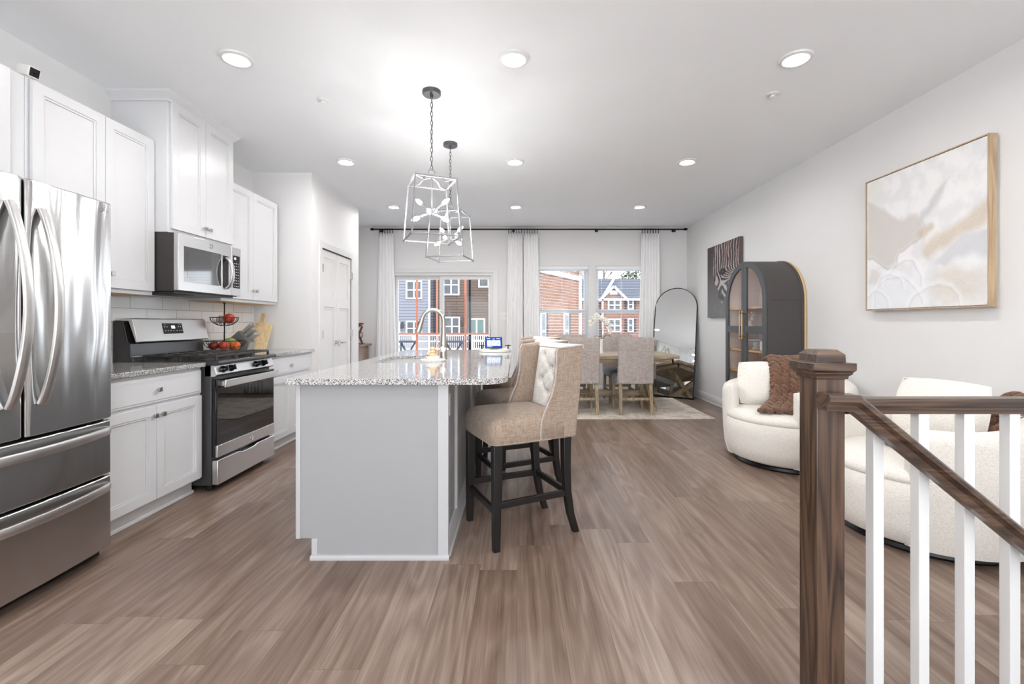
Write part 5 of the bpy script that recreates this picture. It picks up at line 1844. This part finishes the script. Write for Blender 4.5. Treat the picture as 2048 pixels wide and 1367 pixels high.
# ------------------------------------------------------------------ white armchairs
def make_armchair(label):
    """local frame: opens towards +x"""
    t = thing('swivel_armchair', label, 'armchair', (0, 0, 0), group='white round swivel armchairs', wc=False)
    HALF = 36
    rings = []
    n = 64
    for i in range(n + 1):
        u = i / n
        th_ = R(HALF) + (2 * PI - 2 * R(HALF)) * u
        e = min(u, 1 - u)
        k = min(1, e / .045)
        kr = math.sqrt(max(0.0, 1 - (1 - k) ** 2)) * .88 + .12
        back = .5 - .5 * math.cos(2 * PI * u)
        top = .655 + .085 * back ** 1.4 - .015 * (1 - kr)
        rm = .437
        prof = [(.462, .05), (.485, .13), (.498, .26), (.504, .42), (.503, top - .06), (.492, top - .022), (.468, top - .004), (.437, top), (.405, top - .006),
                (.382, top - .026), (.372, top - .07), (.370, .40), (.370, .10)]
        ring = []
        for r, z in prof:
            r2 = rm + (r - rm) * kr
            ring.append((r2 * math.cos(th_), r2 * math.sin(th_), z))
        rings.append(ring)
    obj('back_and_arms', B().loft(rings), 'boucle_white', t, smooth=70)
    obj('seat_base', B().lathe([(0, .05), (.43, .05), (.462, .07), (.482, .16), (.486, .27), (.484, .365), (.474, .374), (0, .374)], (0, 0, 0), 56), 'boucle_white', t, smooth=60)
    obj('seat_cushion', B().lathe([(0, .372), (.472, .372), (.482, .384), (.482, .40), (.468, .428), (.43, .446), (.30, .458), (0, .462)], (0, 0, 0), 56), 'boucle_white', t, smooth=70)
    obj('swivel_base', B().lathe([(0, 0), (.40, 0), (.405, .012), (.40, .032), (.2, .05), (0, .05)], (0, 0, 0), 48), 'black_plastic', t)
    return t
a1 = make_armchair('white round swivel armchair beside the arched cabinet, brown throw over its back')
a1.location = (2.335, 3.95, 0)
a1.rotation_euler = (0, 0, R(210))
dup(a1, (2.335, 2.63, 0), R(184), 'white round swivel armchair close behind the stair railing')

def cushion(name, label, c, w, h, th_, face, lean):
    """upright cushion, face = heading of its front, lean = backwards tilt"""
    o = thing(name, label, 'cushion', c, group='white back cushions on the armchairs')
    rot = Matrix.Rotation(face, 3, 'Z') @ Matrix.Rotation(lean, 3, 'Y')
    b = B()
    n = 16
    def P(a, d, s):
        q = max(0.0, (1 - a ** 4) * (1 - d ** 4)) ** .5
        x = s * th_ * q
        y = w * a * (1 - .07 * d * d)
        z = h * d * (1 - .06 * a * a)
        return Vector(c) + rot @ Vector((x, y, z))
    for s in (-1, 1):
        b.grid(lambda u, v, s=s: P(2 * u - 1, 2 * v - 1, s), n, n)
    obj('cover', b, 'cushion_white', o, smooth=80)
    pip = [P(a, d, 0) for a, d in [(-1 + 2 * i / 12, -1) for i in range(12)] + [(1, -1 + 2 * i / 12) for i in range(12)]
           + [(1 - 2 * i / 12, 1) for i in range(12)] + [(-1, 1 - 2 * i / 12) for i in range(12)]]
    obj('seam', B().tube(pip, .005, 6, True), 'cushion_white', o, smooth=60)
    return o
cushion('cushion', 'white square cushion leaning in the armchair beside the arched cabinet', (2.275, 4.12, .645), .25, .195, .085, R(254), R(-14))
cushion('cushion', 'white square cushion in the armchair behind the stair railing', (2.535, 2.74, .655), .25, .195, .085, R(192), R(-14))

def throw(label, path, wdir, width, rows_, cols_):
    o = tag(obj('throw_blanket', B().box(0, 1, 0, 1, 0, 1), None), label, 'throw blanket', 'brown chunky braided throws')
    pts = [Vector(p) for p in path]
    ln = [0]
    for p, q in zip(pts, pts[1:]):
        ln.append(ln[-1] + (q - p).length)
    def at(s):
        s = max(0, min(ln[-1], s))
        for i in range(len(pts) - 1):
            if s <= ln[i + 1]:
                k = (s - ln[i]) / (ln[i + 1] - ln[i])
                a = pts[max(i - 1, 0)]
                d_ = pts[min(i + 2, len(pts) - 1)]
                p, q = pts[i], pts[i + 1]
                t2, t3 = k * k, k * k * k
                return .5 * ((2 * p) + (q - a) * k + (2 * a - 5 * p + 4 * q - d_) * t2 + (3 * p - a - 3 * q + d_) * t3)
    b = B()
    rnd = random.Random(11)
    L = ln[-1]
    wv = Vector(wdir).normalized()
    for r in range(rows_):
        for c_ in range(cols_):
            s = L * (r + .5) / rows_
            f = (c_ + .5) / cols_ - .5
            p = at(s)
            tg = (at(s + .02) - at(s - .02)).normalized()
            nr = tg.cross(wv).normalized()
            if nr.z < 0 and abs(nr.z) > .2 or (abs(nr.z) <= .2 and nr.y > 0):
                nr = -nr
            sw = 1.0 + .25 * sm(.6, 1.0, s / L)
            for sg in (-1, 1):
                axv = (tg * .80 + wv * (.62 * sg)).normalized()
                yv = nr.cross(axv).normalized()
                rot = Matrix((axv, yv, nr)).transposed()
                c3 = p + wv * (f * width * sw + sg * width / cols_ * .24 + rnd.uniform(-.006, .006)) + nr * (rnd.uniform(.008, .022) + .008 * sg) + tg * rnd.uniform(-.008, .008)
                b.ball(c3, (.050, .022, .022), 8, 6, rot)
    me = o.data
    o.data = mesh_of('throw_blanket', b, b.v[0], 80)
    o.location = b.v[0]
    o.data.materials.append(MAT['chunky_brown'])
    bpy.data.meshes.remove(me)
    return o
throw('brown chunky braided throw draped over the cushion of the armchair by the arched cabinet',
      [(2.50, 4.27, .80), (2.49, 4.22, .845), (2.475, 4.13, .855), (2.455, 4.05, .80), (2.43, 3.995, .70), (2.39, 3.93, .56), (2.30, 3.83, .482), (2.18, 3.66, .470)],
      (1, -.22, 0), .36, 26, 6)
throw('brown chunky braided throw on the seat of the armchair behind the stair railing',
      [(2.90, 2.42, .56), (2.79, 2.43, .755), (2.72, 2.43, .745), (2.64, 2.44, .60), (2.55, 2.47, .485), (2.40, 2.54, .472), (2.20, 2.62, .470)],
      (.15, 1, 0), .22, 24, 4)

# ------------------------------------------------------------------ console table with red flowers, far left
cs_ = thing('console_table', 'weathered wood console table half hidden behind the pantry wall', 'console table', (-2.66, 7.42, 0))
obj('top', B().box(-2.85, -2.455, 7.16, 7.70, .82, .85), 'grey_driftwood', cs_, bevel=.004)
obj('body', B().box(-2.85, -2.50, 7.20, 7.66, .52, .82), 'grey_driftwood', cs_, bevel=.003)
dw = obj('drawer', B().box(-2.83, -2.515, 7.185, 7.205, .56, .79), 'grey_driftwood', cs_, bevel=.004)
obj('pull', B().box(-2.69, -2.60, 7.165, 7.19, .672, .684), 'black_metal', dw, bevel=.002)
for x in (-2.83, -2.53):
    for y in (7.22, 7.62):
        obj('leg', B().box(x - .0, x + .03, y - .02, y + .02, 0, .52), 'grey_driftwood', cs_, bevel=.002)
vs = thing('flower_stand', 'dark wooden crossed-leg vase stand on the console table', 'vase stand', (-2.56, 7.35, .85))
lg = B()
for s_ in (-1, 1):
    lg.bar((-2.62 + .0, 7.35, .86) if s_ < 0 else (-2.495, 7.35, .86), (-2.50, 7.35, 1.14) if s_ < 0 else (-2.615, 7.35, 1.14), .02, .03, (0, 1, 0))
obj('crossed_legs', lg, 'umber_wood', vs, bevel=.002)
obj('base', B().box(-2.64, -2.48, 7.30, 7.40, .85, .868), 'umber_wood', vs, bevel=.002)
obj('ring', B().tube([(-2.555 + .06 * math.cos(a), 7.35, 1.0 + .06 * math.sin(a)) for a in [2 * PI * i / 20 for i in range(20)]], .007, 6, True), 'umber_wood', vs)
rf = thing('red_flowers', 'bunch of red flowers on top of the crossed wooden stand', 'flowers', (-2.56, 7.35, 1.14))
obj('stems', B().tube([(-2.56, 7.35, 1.12), (-2.565, 7.35, 1.17)], .01, 6).tube([(-2.56, 7.35, 1.12), (-2.53, 7.34, 1.16)], .008, 6), 'green_stem', rf)
rnd = random.Random(3)
for k in range(8):
    c = Vector((-2.555 + rnd.uniform(-.06, .06), 7.35 + rnd.uniform(-.04, .04), 1.165 + rnd.uniform(-.02, .035)))
    b = B()
    for j in range(6):
        a = 2 * PI * j / 6
        b.ball(c + Vector((  .020 * math.cos(a), .020 * math.sin(a), .006 * (j % 2))), (.021, .014, .011), 8, 5, Matrix.Rotation(a, 3, 'Z'))
    b.ball(c + Vector((0, 0, .004)), .010, 8, 5)
    obj('bloom', b, 'red_petal', rf, smooth=70)

# ------------------------------------------------------------------ stair railing
NX0, NY0, NW = .921, 1.398, .087
sr = thing('stair_railing', 'stained oak stair railing with a square newel post and white balusters', 'railing', (NX0 + NW / 2, NY0 + NW / 2, 0))
cx_, cy_ = NX0 + NW / 2, NY0 + NW / 2
post = obj('newel_post', B().box(NX0, NX0 + NW, NY0, NY0 + NW, 0, 1.035), 'stained_oak_z', sr, bevel=.0025)
cap = B()
def sq(h, z):
    return [(cx_ - h, cy_ - h, z), (cx_ + h, cy_ - h, z), (cx_ + h, cy_ + h, z), (cx_ - h, cy_ + h, z)]
hw = NW / 2
cap.loft([sq(h, z) for h, z in ((hw + .002, 1.018), (hw + .006, 1.020), (hw + .007, 1.028), (hw + .014, 1.034), (hw + .0145, 1.040), (hw + .021, 1.046), (hw + .021, 1.068), (hw + .002, 1.070), (hw + .001, 1.094), (hw - .014, 1.108))])
obj('cap', cap, 'stained_oak_x', post, bevel=.0012, smooth=20)
prof = [(-.019, -.024), (.019, -.024), (.021, -.006), (.025, .000), (.032, .006), (.032, .018), (.024, .025), (-.024, .025), (-.032, .018), (-.032, .006), (-.025, .0), (-.021, -.006)]
RZL = .930
obj('level_handrail', B().sweep(prof, [(NX0 + NW, cy_, RZL), (XR, cy_, RZL)], (0, 1, 0)), 'stained_oak_x', sr, smooth=25)
k = 0
while 1.133 + .1425 * k < XR - .05:
    x = 1.133 + .1425 * k
    obj('baluster', B().box(x - .0165, x + .0165, cy_ - .0165, cy_ + .0165, .0, RZL - .022), 'trim_white', sr, bevel=.0015)
    k += 1
SLY = NY0 - .036
p2x = XR - .02
obj('sloping_handrail', B().sweep(prof, [(.915, SLY, .955), (1.003, SLY, .952), (p2x, SLY, .952 - .815 * (p2x - 1.003))], (0, 1, 0)), 'stained_oak_x', sr, smooth=25)

# ------------------------------------------------------------------ outside: own deck
tag(obj('deck_floor', B().box(-3.2, .6, YB + .17, 9.6, -.09, -.05), 'ground_dry'), 'pale grey deck boards just outside the patio door', 'deck', kind='structure')
dk = thing('deck_frame', 'copper-coloured timber deck posts and rail just outside the patio door', 'deck railing', (-1.5, 9.3, -.05))
for x in (-2.044, -1.053):
    obj('post', B().box(x - .02, x + .02, 9.28, 9.32, -.05, 2.75), 'deck_wood', dk, bevel=.003)
obj('guard_rail', B().box(-2.9, -.2, 9.27, 9.33, .955, .99), 'deck_wood', dk, bevel=.003)
obj('top_beam', B().box(-2.9, -.2, 9.26, 9.34, 2.75, 2.87), 'deck_wood', dk, bevel=.003)
pp = thing('dark_post', 'dark green metal post beside the copper-coloured deck post', 'post', (-.975, 9.40, -.05))
obj('shaft', B().cyl((-.975, 9.40, -.05), (-.975, 9.40, 2.72), .032, n=14), 'black_metal', pp)
obj('foot', B().cyl((-.975, 9.40, -.05), (-.975, 9.40, -.02), .05, n=18), 'black_metal', pp)

struct('ground', B().box(-60, 60, YB + .17, 90, -.75, -.62), 'ground_dry')

# ------------------------------------------------------------------ outside: neighbouring houses
def px(p, d):
    return (p - 1034) * d / 910
def pz(y, d):
    return CAM_Z + (646 - y) * d / 910
def house_window(parent, x0, x1, z0, z1, y, cols_=2, glass='house_glass', rail=True):
    f = .11
    holes_, w = [], (x1 - x0 - f * (cols_ + 1)) / cols_
    zm = (z0 + z1) / 2
    for i in range(cols_):
        a = x0 + f + i * (w + f)
        for za, zc in (((z0 + f, zm - .04), (zm + .04, z1 - f)) if rail else ((z0 + f, z1 - f),)):
            holes_.append([(a, za), (a + w, za), (a + w, zc), (a, zc)])
    o = obj('window', B().prism([[(x0, z0), (x1, z0), (x1, z1), (x0, z1)]] + holes_, y - .08, y + .02, 'xz'), 'house_white', parent, smooth=0)
    g = B()
    for h in holes_:
        g.box(h[0][0], h[1][0], y - .03, y - .01, h[0][1], h[2][1])
    obj('pane', g, glass, o, smooth=0)
    return o
D = 33.0
h1 = thing('blue_house', 'pale blue sided house seen through the patio door', 'house', (-10, D, -.62))
obj('wall', B().box(-16, px(857, D), D, D + 8, -.62, 8.5), 'siding_blue', h1, smooth=0)
obj('recessed_wall', B().box(px(857, D), px(871, D), D + .9, D + 8, -.62, 8.5), 'siding_blue', h1, smooth=0)
obj('corner_board', B().box(px(857, D) - .02, px(857, D) + .13, D - .05, D + .1, -.62, 8.5), 'house_white', h1, smooth=0)
obj('roof', B().prism([(-16.4, 8.5), (px(871, D), 8.5), (-11, 11.5)], D - .3, D + 8, 'xz'), 'roof_shingle', h1, smooth=0)
house_window(h1, px(812, D), px(844.5, D), pz(598, D), pz(561, D), D)
house_window(h1, px(812, D), px(844.5, D), pz(672, D), pz(641, D), D)
house_window(h1, px(770, D), px(801, D), pz(690, D), pz(643, D), D, 1, 'house_glass', False)
def wall_lamp(parent, x, z, y):
    obj('wall_lamp', B().box(x - .09, x + .09, y - .22, y - .05, z - .18, z + .15).box(x - .05, x + .05, y - .06, y, z - .05, z + .25), 'shutter_dark', parent, smooth=0)
wall_lamp(h1, px(805, D), pz(650, D), D)
h2 = thing('brown_house', 'brown sided house in shade seen through the right patio pane', 'house', (-3, D, -.62))
obj('wall', B().box(px(874, D), -.4, D + .2, D + 8, -.62, 8.5), 'siding_brown', h2, smooth=0)
obj('corner_board', B().box(px(872, D), px(875, D), D + .1, D + .4, -.62, 8.5), 'deck_wood', h2, smooth=0)
obj('roof', B().prism([(px(873, D), 8.5), (.0, 8.5), (-3, 11)], D - .1, D + 8, 'xz'), 'roof_shingle', h2, smooth=0)
D2 = D + .2
house_window(h2, px(885, D), px(918.5, D), pz(590, D), pz(548, D), D2)
house_window(h2, px(887, D), px(919.5, D), pz(672, D), pz(633, D), D2)
house_window(h2, px(956, D), px(978, D), pz(574.5, D), pz(540, D), D2, 1)
house_window(h2, px(936, D), px(970, D), pz(682, D), pz(636, D), D2, 2, 'house_glass_green', False)
wall_lamp(h2, px(926, D), pz(643, D), D2)
# their deck with a white railing
D3 = 30.5
wr = thing('white_railing', 'long white deck railing in front of the neighbouring houses', 'railing', (-5, D3, -.62))
zt_ = pz(668.5, D3)
obj('top_rail', B().box(-9, -1.2, D3 - .06, D3 + .06, zt_ - .09, zt_), 'house_white', wr, smooth=0)
obj('bottom_rail', B().box(-9, -1.2, D3 - .04, D3 + .04, zt_ - .50, zt_ - .42), 'house_white', wr, smooth=0)
bl_ = B()
x = -8.95
while x < -1.25:
    bl_.box(x, x + .045, D3 - .03, D3 + .03, -.55, zt_ - .08)
    x += .135
obj('balusters', bl_, 'house_white', wr, smooth=0)
for x in (-8.8, -6.9, -4.9, -3.0, -1.5):
    obj('post', B().box(x - .09, x + .09, D3 - .09, D3 + .09, -.62, zt_ + .10), 'house_white', wr, smooth=0)
def picnic(label, x0, x1, y0, y1, d_):
    t = thing('patio_table', label, 'patio table', ((x0 + x1) / 2, d_, -.62), group='dark patio tables on the deck outside')
    obj('tabletop', B().box(x0, x1, d_ - .4, d_ + .4, y1 - .10, y1), 'outdoor_dark', t, smooth=0)
    w = x1 - x0
    for s_ in (-1, 1):
        xc = (x0 + x1) / 2
        obj('leg', B().bar((xc + s_ * w * .42, d_, y1 - .08), (xc + s_ * w * .05, d_, y0), .10, .10, (0, 1, 0)), 'outdoor_dark', t, smooth=0)
        obj('leg', B().bar((xc + s_ * w * .46, d_ + .2, y1 - .08), (xc + s_ * w * .46, d_ + .2, y0), .08, .08, (0, 1, 0)), 'outdoor_dark', t, smooth=0)
picnic('dark patio table with slanted legs outside the left patio pane', px(799, 27), px(833, 27), -.62, pz(681, 27), 27)
picnic('dark patio table with slanted legs outside the right patio pane', px(888, 27), px(927, 27), -.62, pz(681, 27), 27)

# brick house close by, its side wall receding
A0, Bq = Vector((-.18, 12.5, 0)), Vector((2.335, 17.0, 0))
dv = (Bq - A0).normalized()
pn_ = Vector((-dv.y, dv.x, 0))
bh = thing('brick_house', 'sunlit red brick house wall close outside the window by the patio door', 'house', (1.0, 14.8, -.62))
def wallp(s0, s1, t0, t1, z0, z1, b=None):
    b = b or B()
    q = [A0 + dv * s + pn_ * t_ for s, t_ in ((s0, t0), (s1, t0), (s1, t1), (s0, t1))]
    return b.prism([(p.x, p.y) for p in q], z0, z1, 'xy')
LB = (Bq - A0).length
obj('wall', wallp(0, LB, 0, .6, -.62, 5.2), 'brick_red', bh, smooth=0)
obj('frieze', wallp(0, LB - .03, -.05, 0, 2.76, 2.93), 'house_white', bh, smooth=0)
obj('downspout', wallp(LB - .10, LB + .02, -.08, .05, -.62, 2.95), 'house_white', bh, smooth=0)
ev = B()
for z in (0, .16):
    ev.bar(Bq + dv * .35 - pn_ * .1 + Vector((0, 0, 2.86 + z)), Bq - dv * 1.0 - pn_ * .1 + Vector((0, 0, 3.75 + z)), .12, .09)
obj('eave_trim', ev, 'house_white', bh, smooth=0)
def s_of(p):
    p -= 1034
    k = (14 * p - 600.6) / (1524 - 3 * p)
    return (Vector((.66 + 1.675 * k, 14 + 3 * k, 0)) - A0).length
for pa, pc in ((1079.5, 1089.5), (1126.5, 1135.5)):
    sa, sc = s_of(pa), s_of(pc)
    o = obj('window', wallp(sa, sc, -.05, .02, .30, 1.56), 'house_white', bh, smooth=0)
    gb = wallp(sa + .07, sc - .07, -.065, -.04, .38, .90)
    wallp(sa + .07, sc - .07, -.065, -.04, .97, 1.48, gb)
    obj('pane', gb, 'house_glass', o, smooth=0)
    for e0_, e1_ in ((sc + .02, sc + .17),):
        obj('shutter', wallp(e0_, e1_, -.04, .02, .34, 1.52), 'shutter_dark', bh, smooth=0)

# gabled brick house far off
G = 34.0
gh = thing('gabled_house', 'distant brick house with a white-edged gable and grey roof', 'house', (8, G, -.62))
obj('wall', B().box(4.4, 14, G, G + 5, -.62, 3.02), 'brick_far', gh, smooth=0)
gx0, gxm, gx1 = px(1203, G), px(1225.5, G), px(1248, G)
ga = B().prism([(gx0 + .1, 2.9), (gx1 - .1, 2.9), (gxm, pz(574, G))], G - .25, G + 2, 'xz').box(gx0 + .1, gx1 - .1, G - .25, G + .1, -.62, 2.95)
obj('gable', ga, 'brick_far', gh, smooth=0)
rt_ = B()
rt_.bar((gx0 - .25, G - .35, pz(602, G)), (gxm, G - .35, pz(573, G)), .25, .16).bar((gxm, G - .35, pz(573, G)), (gx1 + .25, G - .35, pz(602, G)), .25, .16)
obj('gable_trim', rt_, 'house_white', gh, smooth=0)
obj('gable_vent', B().box(gxm - .28, gxm + .28, G - .32, G - .24, pz(589, G), pz(581, G)), 'house_white', gh, smooth=0)
rz1 = pz(557, 39)
obj('roof', B().loft([[(4.2, G - .3, 3.02), (14, G - .3, 3.02), (14, G - .3, 2.9), (4.2, G - .3, 2.9)], [(4.2, 39, rz1), (14, 39, rz1), (14, 39, rz1 - .2), (4.2, 39, rz1 - .2)]]), 'roof_shingle', gh, smooth=0)
obj('eave_trim', B().box(4.2, 14.1, G - .4, G - .28, 2.86, 3.04), 'house_white', gh, smooth=0)
obj('roof_rake', B().bar((px(1204, G), G - .4, 3.1), (px(1229, 39), 38.9, rz1 + .1), .16, .16), 'house_white', gh, smooth=0)
obj('corner_board', B().box(px(1201.5, G), px(1205, G), G - .4, G - .2, -.62, 3.0), 'house_white', gh, smooth=0)
yg = G - .26
house_window(gh, px(1214, G), px(1240.5, G), pz(621, G), pz(599, G), yg)
house_window(gh, px(1214, G), px(1240.5, G), pz(664, G), pz(637, G), yg)
for ya, yc_ in ((619.5, 598), (664, 636)):
    house_window(gh, px(1254.5, G), px(1267, G), pz(ya, G), pz(yc_, G), G, 1)
    for a, c in ((1250, 1254), (1267.5, 1271.5)):
        obj('shutter', B().box(px(a, G), px(c, G), G - .06, G, pz(ya - 1, G), pz(yc_ + 2, G)), 'shutter_dark', gh, smooth=0)

# trees behind the gabled house
def bare_tree(label, x, y, h, seed):
    t = thing('bare_tree', label, 'tree', (x, y, -.62), group='bare trees behind the gabled house')
    rnd = random.Random(seed)
    tr_, br_ = B(), B()
    tr_.tube([(x, y, -.62), (x + .1, y, h * .5), (x, y, h)], [.22, .15, .03], 8)
    def grow(p, d_, L, r, lv):
        q = p + d_ * L
        br_.tube([p, q], [r, r * .6], 5)
        if lv:
            for _ in range(3):
                nd = (d_ + Vector((rnd.uniform(-.7, .7), rnd.uniform(-.5, .5), rnd.uniform(-.1, .5)))).normalized()
                grow(p + d_ * L * rnd.uniform(.4, 1), nd, L * .65, r * .6, lv - 1)
    for k in range(9):
        z = h * (.35 + .6 * k / 9)
        grow(Vector((x, y, z)), Vector((rnd.uniform(-1, 1), rnd.uniform(-.5, .5), .7)).normalized(), h * .16, .06, 3)
    obj('trunk', tr_, 'bark', t)
    obj('branches', br_, 'bark', t)
bare_tree('bare tree above the roof, behind the left end of the gabled house', 7.2, 46, 8.5, 1)
bare_tree('bare tree above the roof, behind the gable ridge', 9.3, 49, 9.0, 2)
ev_t = thing('evergreen_tree', 'dense evergreen tree above the roof of the gabled house', 'tree', (13.6, 52, -.62))
obj('trunk', B().tube([(13.6, 52, -.62), (13.6, 52, 9)], [.3, .05], 8), 'bark', ev_t)
fo = B()
rnd = random.Random(9)
for k in range(1800):
    z = rnd.uniform(2.0, 10)
    rr = (3.2 * (1 - (z - 2) / 9)) * math.sqrt(rnd.random()) + .2
    a = rnd.random() * 2 * PI
    c = Vector((13.6 + rr * math.cos(a), 52 + rr * math.sin(a), z))
    v1 = Vector((rnd.uniform(-1, 1), rnd.uniform(-1, 1), rnd.uniform(-.6, .3))).normalized() * .28
    v2 = Vector((rnd.uniform(-1, 1), rnd.uniform(-1, 1), rnd.uniform(-1, 1))).normalized() * .10
    fo.add([c - v1, c + v2, c + v1, c - v2], [(0, 1, 2, 3)])
obj('foliage', fo, 'evergreen', ev_t, smooth=0)

for o in WCROOTS:
    if '_wc' in o:
        del o['_wc']
for o in bpy.data.objects:
    if '_wc' in o:
        del o['_wc']
